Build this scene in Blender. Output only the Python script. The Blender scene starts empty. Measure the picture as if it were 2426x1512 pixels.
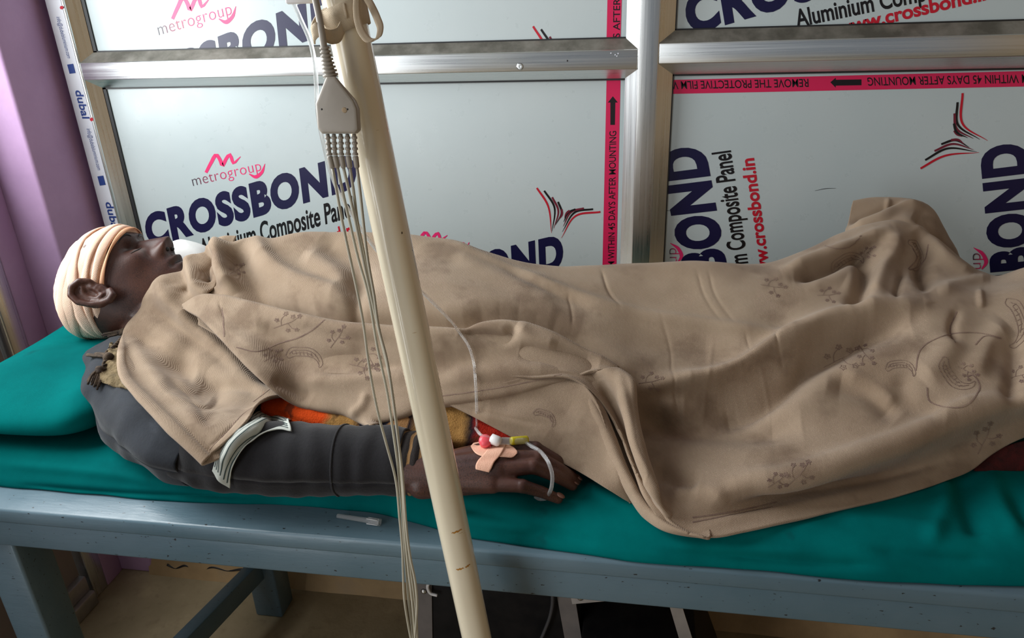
import bpy, bmesh, math, random
import numpy as np
from mathutils import Vector, Matrix, noise as mnoise
from mathutils.bvhtree import BVHTree

random.seed(7)
C = bpy.context.scene.collection
SC = bpy.context.scene

# ------------------------------------------------------------------ camera
F = 1757.0; CX, CY = 1213.0, 756.0
CAMH = 1.20
_d = np.array([149, 3983, 1757.0]); _Z = -_d / np.linalg.norm(_d)
_X = np.array([10813, 371, -1757.0]); _X = _X - _X.dot(_Z) * _Z; _X /= np.linalg.norm(_X)
_Y = np.cross(_Z, _X)
RC = np.array([_X, _Y, _Z])
CAM = np.array([0, 0, CAMH])
cam = bpy.data.cameras.new('camera'); camo = bpy.data.objects.new('camera', cam); C.objects.link(camo)
cam.sensor_width = 36; cam.lens = F / 2426 * 36; cam.clip_start = 0.02
camo.matrix_world = Matrix([[RC[i, 0], -RC[i, 1], -RC[i, 2], CAM[i]] for i in range(3)] + [[0, 0, 0, 1]])
SC.camera = camo

# ------------------------------------------------------------------ world, light, exposure
SC.view_settings.view_transform = 'Standard'; SC.view_settings.look = 'None'
SC.view_settings.gamma = 1.0; SC.view_settings.use_curve_mapping = False
SC.view_settings.exposure = 0.0
w = bpy.data.worlds.new('world'); SC.world = w; w.use_nodes = True
w.node_tree.nodes['Background'].inputs[0].default_value = (0.80, 0.88, 1.0, 1)
w.node_tree.nodes['Background'].inputs[1].default_value = 0.19
# daylight through the side window and the open doorway in the left wall
WIN = dict(y0=0.42, y1=1.06, z0=0.95, z1=2.05)
DOOR = dict(y0=-1.45, y1=-0.30, z0=0.02, z1=2.10)
def daylight(name, o, watts, col):
    l_ = bpy.data.lights.new(name, 'AREA'); l_.shape = 'RECTANGLE'; l_.energy = watts; l_.color = col
    l_.size = o['z1'] - o['z0']; l_.size_y = o['y1'] - o['y0']
    b_ = bpy.data.objects.new(name, l_); C.objects.link(b_)
    b_.location = (-1.163, (o['y0'] + o['y1']) / 2, (o['z0'] + o['z1']) / 2); b_.rotation_euler = (0, -math.pi / 2, 0)
daylight('window_daylight', WIN, 25, (.95, .99, 1.0))
daylight('doorway_daylight', DOOR, 27, (.97, .99, 1.0))

# ------------------------------------------------------------------ helpers
def ray(px, py):
    return RC @ np.array([(px - CX) / F, (py - CY) / F, 1.0])
def PZ(px, py, z):
    d = ray(px, py); return CAM + d * ((z - CAMH) / d[2])
def PY(px, py, y):
    d = ray(px, py); return CAM + d * (y / d[1])
MT = 0.657                                    # mattress top
def PT(p):                                    # (px, py, y) or (px, py, -height above the mattress)
    return PY(p[0], p[1], p[2]) if p[2] > 0 else PZ(p[0], p[1], MT - p[2])
def to_px(P):
    q = (np.asarray(P) - CAM) @ RC
    return np.stack([CX + F * q[..., 0] / q[..., 2], CY + F * q[..., 1] / q[..., 2]], -1)

def adopt(o, parent):
    if parent is not None:
        o.parent = parent
        o.matrix_parent_inverse = Matrix.Translation(-Vector(parent.location))
def thing(name, label, cat, loc=(0, 0, 0), group=None):
    o = bpy.data.objects.new(name, None); C.objects.link(o); o.location = loc; o.empty_display_size = .05
    o['label'] = label; o['category'] = cat
    if group: o['group'] = group
    return o
def tag(o, label, cat, group=None):
    o['label'] = label; o['category'] = cat
    if group: o['group'] = group
    return o
def struct(o):
    o['kind'] = 'structure'; return o
def obj(name, verts, faces, m, parent=None, smooth=True):
    me = bpy.data.meshes.new(name)
    me.from_pydata([tuple(map(float, v)) for v in verts], [], [tuple(map(int, f)) for f in faces])
    me.update()
    if m is not None: me.materials.append(m)
    if smooth: me.polygons.foreach_set('use_smooth', [True] * len(me.polygons))
    o = bpy.data.objects.new(name, me); C.objects.link(o); adopt(o, parent); return o
def bmobj(name, bm, m, parent=None, smooth=False):
    me = bpy.data.meshes.new(name); bm.to_mesh(me); bm.free()
    if m is not None: me.materials.append(m)
    if smooth: me.polygons.foreach_set('use_smooth', [True] * len(me.polygons))
    o = bpy.data.objects.new(name, me); C.objects.link(o); adopt(o, parent); return o
def bev(o, w=.003, seg=2, ang=40):
    b = o.modifiers.new('b', 'BEVEL'); b.width = w; b.segments = seg; b.limit_method = 'ANGLE'; b.angle_limit = math.radians(ang)
    o.data.polygons.foreach_set('use_smooth', [True] * len(o.data.polygons)); 
    return o
def box(name, a, b, m, parent=None, bw=.002):
    (x0, y0, z0), (x1, y1, z1) = a, b
    v = [(x, y, z) for x in (x0, x1) for y in (y0, y1) for z in (z0, z1)]
    f = [(0, 1, 3, 2), (4, 6, 7, 5), (0, 4, 5, 1), (2, 3, 7, 6), (0, 2, 6, 4), (1, 5, 7, 3)]
    o = obj(name, v, f, m, parent, False)
    if bw: bev(o, bw)
    return o
def hexa(name, b4, t4, m, parent=None, bw=.002):      # eight-corner block: bottom ring, top ring
    v = list(b4) + list(t4)
    f = [(3, 2, 1, 0), (4, 5, 6, 7)] + [(i, (i + 1) % 4, 4 + (i + 1) % 4, 4 + i) for i in range(4)]
    o = obj(name, v, f, m, parent, False)
    if bw: bev(o, bw)
    return o
def crom(P, n, per=None):                     # Catmull-Rom through P, n samples (arc-length based)
    P = np.asarray(P, float)
    if len(P) == 2:
        t = np.linspace(0, 1, n)[:, None]; return P[0] * (1 - t) + P[1] * t
    s = np.r_[0, np.cumsum(np.linalg.norm(np.diff(P, axis=0), axis=1))] if per is None else np.asarray(per, float)
    return hermite(s, P, np.linspace(s[0], s[-1], n))
def hermite(s, P, q):                         # non-uniform cubic with limited slopes
    P = np.asarray(P, float); s = np.asarray(s, float)
    h = np.diff(s)[:, None]; d = np.diff(P, axis=0) / np.maximum(h, 1e-9)
    m = np.zeros_like(P); m[0] = d[0]; m[-1] = d[-1]
    m[1:-1] = (d[:-1] * h[1:] + d[1:] * h[:-1]) / (h[1:] + h[:-1])
    i = np.clip(np.searchsorted(s, q, 'right') - 1, 0, len(s) - 2)
    H = h[i]; t = ((q - s[i])[:, None]) / np.maximum(H, 1e-9)
    return ((2*t**3 - 3*t**2 + 1) * P[i] + (t**3 - 2*t**2 + t) * H * m[i] + (-2*t**3 + 3*t**2) * P[i+1] + (t**3 - t**2) * H * m[i+1])
def tube(name, pts, r, m, parent=None, n=12, res=None, squash=1.0, smooth_path=True):
    P = np.asarray(pts, float)
    k = len(P); rr = np.full(k, r, float) if np.isscalar(r) else np.asarray(r, float)
    if smooth_path:
        s = np.r_[0, np.cumsum(np.linalg.norm(np.diff(P, axis=0), axis=1))]
        N = res or max(8, int(k * 8)); q = np.linspace(0, s[-1], N)
        P2 = hermite(s, P, q); rr = np.interp(q, s, rr); P = P2
    N = len(P)
    T = np.gradient(P, axis=0); T /= np.maximum(np.linalg.norm(T, axis=1), 1e-9)[:, None]
    u = np.cross(T[0], [0, 0, 1.0])
    if np.linalg.norm(u) < 1e-3: u = np.array([1.0, 0, 0])
    u /= np.linalg.norm(u); V = []
    for i in range(N):
        u = u - T[i] * u.dot(T[i]); u /= np.linalg.norm(u); v = np.cross(T[i], u)
        for j in range(n):
            a = 2 * math.pi * j / n
            V.append(P[i] + rr[i] * (math.cos(a) * u + squash * math.sin(a) * v))
    Fc = [(i*n + j, i*n + (j+1) % n, (i+1)*n + (j+1) % n, (i+1)*n + j) for i in range(N-1) for j in range(n)]
    Fc += [tuple(range(n))[::-1], tuple((N-1)*n + j for j in range(n))]
    return obj(name, V, Fc, m, parent)
def lathe(name, base, axis, prof, m, parent=None, n=20):  # prof: (along, radius)
    base = np.asarray(base, float); ax = np.asarray(axis, float); ax /= np.linalg.norm(ax)
    u = np.cross(ax, [0, 0, 1.0]); 
    if np.linalg.norm(u) < 1e-3: u = np.array([1.0, 0, 0])
    u /= np.linalg.norm(u); v = np.cross(ax, u); V = []
    for (a, r) in prof:
        for j in range(n):
            t = 2 * math.pi * j / n; V.append(base + ax * a + r * (math.cos(t) * u + math.sin(t) * v))
    N = len(prof)
    Fc = [(i*n + j, i*n + (j+1) % n, (i+1)*n + (j+1) % n, (i+1)*n + j) for i in range(N-1) for j in range(n)]
    Fc += [tuple(range(n))[::-1], tuple((N-1)*n + j for j in range(n))]
    o = obj(name, V, Fc, m, parent); return o

def grid_faces(nr, nc):
    return [(i*nc + j, i*nc + j + 1, (i+1)*nc + j + 1, (i+1)*nc + j) for i in range(nr-1) for j in range(nc-1)]
def sheet_points(rows, ncol, seg, mode='arc'):
    """rows of (px,py,depth) control points -> smooth grid of world points"""
    R = []
    if mode == 'px':
        kx = lambda p: p[3] if len(p) > 3 else p[0]
        x0 = max(kx(r[0]) for r in rows); x1 = min(kx(r[-1]) for r in rows)
        q = np.linspace(x0, x1, ncol)
    for r in rows:
        W = np.array([PT(p) for p in r])
        if mode == 'px': R.append(hermite(np.array([p[3] if len(p) > 3 else p[0] for p in r], float), W, q))
        else: R.append(crom(W, ncol))
    return blend_rows(R, seg)
def blend_rows(R, seg):
    R = np.array(R); k = len(R)
    segs = [seg] * (k-1) if np.isscalar(seg) else seg
    q = np.concatenate([np.linspace(i, i+1, segs[i], endpoint=False) for i in range(k-1)] + [[k-1]])
    G = np.zeros((len(q), R.shape[1], 3))
    for j in range(R.shape[1]):
        s = np.r_[0, np.cumsum(np.linalg.norm(np.diff(R[:, j], axis=0), axis=1) + 1e-4)]
        G[:, j] = hermite(s, R[:, j], np.interp(q, np.arange(k), s))
    return G
def grid_normals(G):
    du = np.gradient(G, axis=1); dv = np.gradient(G, axis=0); n = np.cross(du, dv)
    n /= np.maximum(np.linalg.norm(n, axis=2), 1e-12)[..., None]
    if n[..., 2].mean() < 0: n = -n
    return n
def seg_dist(Q, poly):
    """distance of points Q (n,2) to a polyline and the position along it (0..1)"""
    poly = np.asarray(poly, float); best = np.full(len(Q), 1e9); pos = np.zeros(len(Q)); sgn = np.zeros(len(Q))
    L = np.r_[0, np.cumsum(np.linalg.norm(np.diff(poly, axis=0), axis=1))]
    for i in range(len(poly) - 1):
        a, b = poly[i], poly[i+1]; ab = b - a; l2 = ab.dot(ab)
        t = np.clip(((Q - a) @ ab) / l2, 0, 1); d = np.linalg.norm(Q - (a + t[:, None] * ab), axis=1)
        m = d < best; best[m] = d[m]; pos[m] = (L[i] + t[m] * math.sqrt(l2)) / L[-1]
        sgn[m] = np.sign((Q[m, 0] - a[0]) * ab[1] - (Q[m, 1] - a[1]) * ab[0])
    return best, pos, sgn
def fold_displace(G, folds, wr=(.0016, 14.0), seed=0.0):
    """push a cloth grid along its normals: listed folds (polyline, height, half width) plus fine wrinkles"""
    n = grid_normals(G); Q = to_px(G).reshape(-1, 2); D = np.zeros(len(Q))
    for poly, amp, wd in folds:
        pl = crom(np.array(poly, float), 24) if len(poly) > 2 else np.array(poly, float)
        d, t, s = seg_dist(Q, pl)
        if isinstance(wd, tuple): wdv = np.where(s > 0, wd[0], wd[1])
        else: wdv = wd
        D += amp * np.exp(-(d / wdv) ** 2) * np.clip(np.minimum(t, 1 - t) * 5 + .15, 0, 1)
    G2 = G.reshape(-1, 3)
    if wr[0]:
        for i, p in enumerate(G2):
            D[i] += wr[0] * (mnoise.noise(Vector((p[0]*wr[1]*.6 + seed, p[1]*wr[1]*1.5, p[2]*wr[1]))) + .5*mnoise.noise(Vector((p[0]*wr[1]*2.1, p[1]*wr[1]*2.9 + seed, p[2]*wr[1]*2.5))))
    return G + D.reshape(G.shape[:2])[..., None] * n
def grid_arrays(G):
    nr, nc = G.shape[:2]
    return G.reshape(-1, 3), grid_faces(nr, nc)
def sheet_obj(name, Gs, m, parent=None, thick=.0025, sub=0):
    V, Fc = [], []; off = 0
    for G in Gs:
        v, f = grid_arrays(G); V.append(v); Fc += [tuple(i + off for i in q) for q in f]; off += len(v)
    o = obj(name, np.concatenate(V), Fc, m, parent)
    if thick:
        s = o.modifiers.new('s', 'SOLIDIFY'); s.thickness = thick; s.offset = 0
    if sub:
        s = o.modifiers.new('u', 'SUBSURF'); s.levels = sub; s.render_levels = sub
    return o

# ------------------------------------------------------------------ materials
def lin(c):
    return tuple(((v/255)/12.92 if v/255 <= .04045 else (((v/255)+.055)/1.055)**2.4) for v in c)
class NT:
    def __init__(s, name):
        s.m = bpy.data.materials.new(name); s.m.use_nodes = True; s.t = s.m.node_tree; s.n = s.t.nodes; s.l = s.t.links
        s.b = s.n['Principled BSDF']
    def node(s, kind, **kw):
        n = s.n.new(kind)
        for k, v in kw.items():
            if k.startswith('i_'): n.inputs[k[2:].replace('_', ' ')].default_value = v
            else: setattr(n, k, v)
        return n
    def coord(s, scale=(1, 1, 1), rot=(0, 0, 0), out='Object'):
        t = s.node('ShaderNodeTexCoord'); mp = s.node('ShaderNodeMapping'); mp.inputs['Scale'].default_value = scale; mp.inputs['Rotation'].default_value = rot
        s.l.new(t.outputs[out], mp.inputs['Vector']); return mp.outputs['Vector']
    def noise(s, vec, scale, detail=4, rough=.6):
        n = s.node('ShaderNodeTexNoise'); n.inputs['Scale'].default_value = scale; n.inputs['Detail'].default_value = detail; n.inputs['Roughness'].default_value = rough
        s.l.new(vec, n.inputs['Vector']); return n.outputs['Fac']
    def ramp(s, fac, stops):
        r = s.node('ShaderNodeValToRGB'); e = r.color_ramp.elements
        while len(e) < len(stops): e.new(.5)
        for i, (p, c) in enumerate(stops):
            e[i].position = p; e[i].color = (*c, 1) if len(c) == 3 else c
        s.l.new(fac, r.inputs['Fac']); return r.outputs['Color']
    def mix(s, fac, a, b, mode='MIX'):
        x = s.node('ShaderNodeMix', data_type='RGBA', blend_type=mode)
        for sock, v in ((x.inputs[0], fac), (x.inputs[6], a), (x.inputs[7], b)):
            if isinstance(v, (int, float)): sock.default_value = v
            elif isinstance(v, tuple): sock.default_value = (*v, 1)
            else: s.l.new(v, sock)
        return x.outputs[2]
    def bump(s, h, strength, dist=.001, prev=None):
        b = s.node('ShaderNodeBump'); b.inputs['Strength'].default_value = strength; b.inputs['Distance'].default_value = dist
        s.l.new(h, b.inputs['Height'])
        if prev is not None: s.l.new(prev, b.inputs['Normal'])
        return b.outputs['Normal']
    def setc(s, c):
        if isinstance(c, tuple): s.b.inputs['Base Color'].default_value = (*c, 1)
        else: s.l.new(c, s.b.inputs['Base Color'])
    def fin(s, rough=.6, metal=0, spec=None, normal=None, coat=0):
        if isinstance(rough, (int, float)): s.b.inputs['Roughness'].default_value = rough
        else: s.l.new(rough, s.b.inputs['Roughness'])
        s.b.inputs['Metallic'].default_value = metal
        if spec is not None: s.b.inputs['Specular IOR Level'].default_value = spec
        if normal is not None: s.l.new(normal, s.b.inputs['Normal'])
        if coat: s.b.inputs['Coat Weight'].default_value = coat
        return s.m
def mk(name, c1, c2=None, scale=20, rough=.6, metal=0, bs=None, bstr=.3, bdist=.001, spec=None, lo=.35, hi=.65, detail=4, stretch=(1, 1, 1), coat=0):
    t = NT(name); v = t.coord(stretch)
    if c2 is None: t.setc(c1)
    else: t.setc(t.ramp(t.noise(v, scale, detail), [(lo, c1), (hi, c2)]))
    nm = t.bump(t.noise(v, bs, 3), bstr, bdist) if bs else None
    return t.fin(rough, metal, spec, nm, coat)

M = {}
# painted walls, floor
t = NT('lilac_plaster'); v = t.coord()
t.setc(t.ramp(t.noise(v, 6, 5), [(.3, lin((176, 142, 182))), (.7, lin((196, 160, 200)))]))
M['lilac'] = t.fin(.75, normal=t.bump(t.noise(v, 220, 3), .25, .001))
t = NT('concrete_floor'); v = t.coord()
c = t.ramp(t.noise(v, 5, 6), [(.3, lin((138, 124, 94))), (.55, lin((158, 142, 112))), (.75, lin((190, 172, 136)))])
c = t.mix(t.ramp(t.noise(v, 38, 4), [(.55, (0, 0, 0)), (.75, (.35, .35, .35))]), c, lin((96, 78, 58)))
M['floor'] = t.fin(.6, normal=t.bump(t.noise(v, 90, 4), .3, .002))
t.setc(c)
t = NT('dirty_cream_plaster'); v = t.coord()
c = t.ramp(t.noise(v, 7, 6), [(.3, lin((150, 124, 88))), (.6, lin((182, 152, 110))), (.8, lin((160, 140, 116)))])
wv = t.node('ShaderNodeTexNoise'); wv.inputs['Scale'].default_value = 9
M['plinth'] = t.fin(.8, normal=t.bump(t.noise(v, 60, 4), .4, .002)); t.setc(c)
# brushed aluminium
def alu(name, col=(.84, .87, .87), stretch=(4, 400, 400), rough=.28):
    t = NT(name); v = t.coord(stretch); n = t.noise(v, 1.0, 3)
    t.setc(t.ramp(n, [(.3, tuple(c*.86 for c in col)), (.7, col)]))
    r = t.ramp(n, [(.2, (rough*.8,)*3), (.8, (rough*1.35,)*3)])
    return t.fin(r, 1.0, normal=t.bump(n, .06, .0005))
M['alu_h'] = alu('brushed_aluminium_rail', stretch=(4, 300, 300))
M['alu_v'] = alu('brushed_aluminium_post', stretch=(300, 300, 4))
M['alu_dull'] = mk('dull_aluminium', (.42, .42, .41), (.55, .54, .52), 30, .45, .9, 80, .2)
M['gasket'] = mk('black_rubber', (.012, .012, .013), rough=.5)
# composite panel film
t = NT('panel_film'); v = t.coord()
t.setc(t.ramp(t.noise(v, 2.5, 3), [(.3, lin((178, 190, 192))), (.7, lin((188, 197, 198)))]))
M['film'] = t.fin(t.ramp(t.noise(v, 40, 4), [(.3, (.26,)*3), (.7, (.36,)*3)]), 0, .55, t.bump(t.noise(v, 14, 3), .05, .002))
M['navy'] = mk('navy_print', lin((16, 14, 58)), rough=.35)
M['black_print'] = mk('black_print', lin((18, 16, 20)), rough=.35)
M['red_print'] = mk('red_print', lin((186, 22, 44)), rough=.35)
M['maroon_print'] = mk('maroon_print', lin((110, 30, 48)), rough=.35)
M['stripe'] = mk('crimson_stripe_print', lin((204, 32, 82)), rough=.32)
M['pink_print'] = mk('pink_print', lin((226, 44, 110)), rough=.35)
t = NT('grey_to_pink_print'); tc = t.node('ShaderNodeTexCoord'); sp = t.node('ShaderNodeSeparateXYZ'); t.l.new(tc.outputs['Generated'], sp.inputs[0])
t.setc(t.ramp(sp.outputs['X'], [(.05, lin((70, 60, 70))), (.6, lin((226, 44, 110)))])); M['fade'] = t.fin(.35)
M['blue_print'] = mk('blue_print', lin((34, 62, 130)), rough=.4)
M['white_film'] = mk('white_protective_tape', lin((205, 208, 218)), lin((220, 222, 228)), 8, .4)
# bed paint
t = NT('grey_blue_paint'); v = t.coord()
c = t.ramp(t.noise(v, 5, 5), [(.3, lin((82, 108, 120))), (.7, lin((100, 122, 134)))])
chip = t.ramp(t.noise(t.coord((1, 2.2, 2.2)), 120, 2, .5), [(.70, (0, 0, 0)), (.74, (1, 1, 1))])
c = t.mix(chip, c, lin((38, 40, 42))); t.setc(c)
M['bedpaint'] = t.fin(t.ramp(t.noise(v, 25, 4), [(.3, (.28,)*3), (.7, (.42,)*3)]), 0, .5, t.bump(t.noise(t.coord((.4, 2, 2)), 60, 4), .25, .0015))
# fabrics
def cloth(name, c1, c2, scale, weave, rough=.9, stain=None, rot=0, fuzz=.25, bstr=.35, sheen=.15, spec=.2):
    t = NT(name); v = t.coord()
    c = t.ramp(t.noise(v, scale, 5), [(.3, c1), (.7, c2)])
    if stain: c = t.mix(t.ramp(t.noise(v, stain[1], 4, .55), [(stain[2], (0, 0, 0)), (stain[2] + .12, (stain[3],)*3)]), c, stain[0])
    c = t.mix(t.ramp(t.noise(v, scale*.45, 3), [(.35, (0, 0, 0)), (.7, (.45,)*3)]), c, tuple(x*.6 for x in c1))
    t.setc(c)
    wa = t.node('ShaderNodeTexWave', wave_type='BANDS', bands_direction='DIAGONAL'); wa.inputs['Scale'].default_value = weave; wa.inputs['Distortion'].default_value = 1.2; wa.inputs['Detail'].default_value = 2; wa.inputs['Detail Scale'].default_value = 2
    t.l.new(t.coord(rot=(0, 0, rot)), wa.inputs['Vector'])
    nm = t.bump(wa.outputs['Fac'], bstr, .0008); nm = t.bump(t.noise(v, 260, 3), fuzz, .001, nm)
    t.b.inputs['Sheen Weight'].default_value = sheen
    return t.fin(rough, 0, spec, nm)
M['teal'] = cloth('teal_drape_cotton', lin((0, 92, 92)), lin((0, 116, 114)), 9, 420, .9, (lin((20, 52, 56)), 13, .66, .8), bstr=.12, fuzz=.12, sheen=0, spec=.03)
M['blanket'] = cloth('taupe_twill_blanket', lin((150, 128, 106)), lin((172, 151, 129)), 9, 280, .95, (lin((112, 90, 72)), 12, .54, .6), rot=.5, bstr=.38)
M['motif'] = mk('faded_purple_print', lin((116, 93, 84)), lin((142, 119, 103)), 60, .95)
M['jacket'] = cloth('charcoal_jacket_cotton', lin((26, 29, 35)), lin((40, 45, 53)), 14, 330, .85, (lin((66, 71, 80)), 22, .62, .35), fuzz=.3, bstr=.2)
M['sleeve'] = cloth('black_ribbed_knit', lin((27, 26, 29)), lin((36, 35, 38)), 20, 300, .92, None, fuzz=.35, bstr=.25)

# ------------------------------------------------------------------ room shell
YF, YP = 1.290, 1.318                          # front of the aluminium frame, face of the panels
struct(box('floor', (-2.6, -2.2, -.06), (2.6, 1.42, 0), M['floor'], bw=0))
M['ceil'] = mk('dingy_whitewash', lin((150, 146, 138)), lin((164, 160, 150)), 5, .9)
struct(box('ceiling', (-2.6, -2.2, 2.70), (2.6, 1.42, 2.76), M['ceil'], bw=0))
struct(box('wall_right', (1.75, -2.2, 0), (1.85, 1.34, 2.70), M['plinth'], bw=0))  # out of view; added to cut ambient light and darken reflections from the right
wb = struct(box('wall_back', (-2.6, YP + .006, .0), (2.6, 1.42, 2.70), M['lilac'], bw=0))
# crooked, cracked plinth below the partition
def plinth():
    nx, nz = 90, 14; V = []
    for i in range(nz):
        for j in range(nx):
            x = -1.08 + 3.6 * j / (nx-1); z = .64 * i / (nz-1)
            n = mnoise.noise(Vector((x*5, z*7, 1))) * .005 + mnoise.noise(Vector((x*17, z*21, 4))) * .002
            crack = math.exp(-((z - .055 - .012*mnoise.noise(Vector((x*11, 0, 3)))) / .006) ** 2) * .01 * (1 if mnoise.noise(Vector((x*6, 2, 0))) > -.15 else .15)
            V.append((x, 1.18 + n + crack - (.012 * max(0, 1 - z/.045)), z))
    top = [(V[(nz-1)*nx + j][0], YP + .004, .64) for j in range(nx)]
    Fc = grid_faces(nz + 1, nx)
    o = obj('plinth', V + top, Fc, M['plinth'], wb); return o
plinth()
tube('plaster_crack', [PY(px, py, 1.176) for px, py in ((396, 1338), (415, 1346), (440, 1340), (470, 1352), (505, 1344), (540, 1352), (575, 1350), (610, 1362))], .0028, M['gasket'], wb, 6)
tube('plaster_crack', [PY(px, py, 1.178) for px, py in ((690, 1372), (730, 1378), (760, 1388), (800, 1390), (840, 1396), (880, 1398), (905, 1404), (960, 1400))], .0028, M['gasket'], wb, 6)
tube('plaster_crack', [PY(px, py, 1.178) for px, py in ((1640, 1482), (1690, 1490), (1740, 1488), (1770, 1494))], .0026, M['gasket'], wb, 6)

# lilac corner pillar and side wall
pil = struct(box('wall_corner_pillar', (-1.40, 1.175, 0), (-1.072, YP + .02, 2.70), M['lilac'], bw=.006))
wl = struct(box('wall_left', (-1.26, 1.125, 0), (-1.152, 1.175, 2.70), M['lilac'], bw=.002))
box('upper_wall', (-1.26, WIN['y0'] - .05, WIN['z1'] + .05), (-1.165, 1.125, 2.70), M['lilac'], wl, 0)
box('pier', (-1.26, DOOR['y1'] + .03, 0), (-1.165, WIN['y0'] - .05, 2.70), M['lilac'], wl, 0)
box('lintel', (-1.26, DOOR['y0'] - .03, DOOR['z1'] + .03), (-1.165, DOOR['y1'] + .03, 2.70), M['lilac'], wl, 0)
box('outer_wall', (-1.26, -2.2, 0), (-1.165, DOOR['y0'] - .03, 2.70), M['lilac'], wl, 0)
wn = struct(box('window_1', (-1.185, WIN['y0'] - .05, .82), (-1.148, 1.125, WIN['z0'] - .02), M['alu_h'], None, .003))
box('jamb', (-1.185, 1.085, 0.0), (-1.152, 1.125, 2.10), M['alu_v'], wn, .003)
box('jamb', (-1.185, WIN['y0'] - .05, 0.0), (-1.140, WIN['y0'], 2.10), M['alu_v'], wn, .003)
box('head_rail', (-1.185, WIN['y0'], 2.05), (-1.140, 1.075, 2.10), M['alu_h'], wn, .003)
box('bottom_rail', (-1.185, WIN['y0'], .036), (-1.150, 1.075, .075), M['alu_dull'], wn, .003)
box('track', (-1.185, WIN['y0'], 0.0), (-1.138, 1.075, .036), M['alu_dull'], wn, .003)
M['sidepanel'] = mk('dull_grey_panel', lin((128, 116, 112)), lin((140, 128, 122)), 6, .5)
box('panel', (-1.178, WIN['y0'], .075), (-1.166, 1.075, .82), M['sidepanel'], wn, .0)

# ------------------------------------------------------------------ aluminium partition on the back wall
# openings (x0, x1, z0, z1) measured at the panel face
LX0, LX1, RX0, RX1 = -1.003, -.026, .052, 1.06
OPEN = {'ul': (LX0, LX1, 1.124, 1.75), 'll': (LX0, LX1, .672, 1.061), 'ur': (RX0, RX1, 1.134, 1.75), 'lr': (RX0, RX1, .672, 1.066)}
tr = struct(box('trim_1', (-.0055, YF, .64), (.0275, YP, 1.80), M['alu_v'], None, .0015))    # central mullion
box('jamb', (-1.0545, YF, .64), (-1.0195, YP, 1.80), M['alu_v'], tr, .0015)
box('jamb', (RX1 + .02, YF, .64), (RX1 + .06, YP, 1.80), M['alu_v'], tr, .0015)
box('transom', (-1.0195, YF + .001, 1.077), (-.0055, YP, 1.108), M['alu_h'], tr, .0015)
box('transom', (.0275, YF + .001, 1.0845), (RX1 + .02, YP, 1.1165), M['alu_h'], tr, .0015)
box('sill_rail', (-1.0195, YF + .001, .642), (RX1 + .02, YP, .660), M['alu_h'], tr, .0015)
def bead(a, b, c, d, m):                       # sloped glazing bead: outer edge a-b at the frame front, inner edge c-d at the panel
    V = [a, b, d, c, (a[0], YP, a[2]), (b[0], YP, b[2])]
    return obj('glazing_bead', V, [(0, 1, 2, 3), (0, 3, 4), (1, 5, 2), (0, 4, 5, 1), (3, 2, 5, 4)], m, tr, False)
YB = YF + .004
M['alu_dirty'] = mk('grimy_aluminium', (.16, .15, .125), (.34, .32, .28), 22, .5, .75, 90, .25)
for k, (x0, x1, z0, z1) in OPEN.items():
    ox0 = -1.0195 if k[1] == 'l' else .0275; ox1 = -.0055 if k[1] == 'l' else RX1 + .02
    if k == 'ul': oz0, oz1 = 1.108, 1.77
    if k == 'll': oz0, oz1 = .660, 1.077
    if k == 'ur': oz0, oz1 = 1.1165, 1.77
    if k == 'lr': oz0, oz1 = .660, 1.0845
    yi = YP - .004
    A, B, D, E_ = (ox0, YB, oz0), (ox1, YB, oz0), (ox1, YB, oz1), (ox0, YB, oz1)
    a, b, d, e = (x0, yi, z0), (x1, yi, z0), (x1, yi, z1), (x0, yi, z1)
    bead(A, B, a, b, M['alu_dirty']); bead(D, E_, d, e, M['alu_h']); bead(B, D, b, d, M['alu_v']); bead(E_, A, e, a, M['alu_v'])
    g = .0065 if k[1] == 'l' else .002
    for gx0, gx1, gz0, gz1 in ((x0 - .002, x0 + g, z0 - .002, z1 + .002), (x0, x1 + .002, z1 - .0030, z1 + .003), (x0, x1 + .002, z0 - .003, z0 + .0022)):
        box('gasket', (gx0, yi + .001, gz0), (gx1, YP, gz1), M['gasket'], tr, 0)
# little dent and screw specks on the left transom
lathe('dent', PY(1232, 158, YF + .0005), (0, -1, 0), [(0, .006), (.0008, .004), (.0002, .001)], M['alu_h'], tr, 14)
for px, py in ((1448, 126), (1458, 130), (1465, 127), (1462, 133)): lathe('speck', PY(px, py, YF + .0005), (0, -1, 0), [(0, .0012), (.0006, .0008)], M['white_film'], tr, 8)
lathe('speck', PY(1344, 144, YF + .0005), (0, -1, 0), [(0, .0014), (.0006, .0008)], M['gasket'], tr, 8)
# white protective tape along the jamb face with its print
tp = box('protective_tape', (-1.0540, YF - .0012, .66), (-1.0230, YF, 1.80), M['white_film'], tr, 0)

PAN = {}
for k, (x0, x1, z0, z1) in OPEN.items():
    PAN[k] = struct(box('composite_panel', (x0 - .012, YP, z0 - .010), (x1 + .012, YP + .005, z1 + .010), M['film'], wb, 0))
    del PAN[k]['kind']

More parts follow.
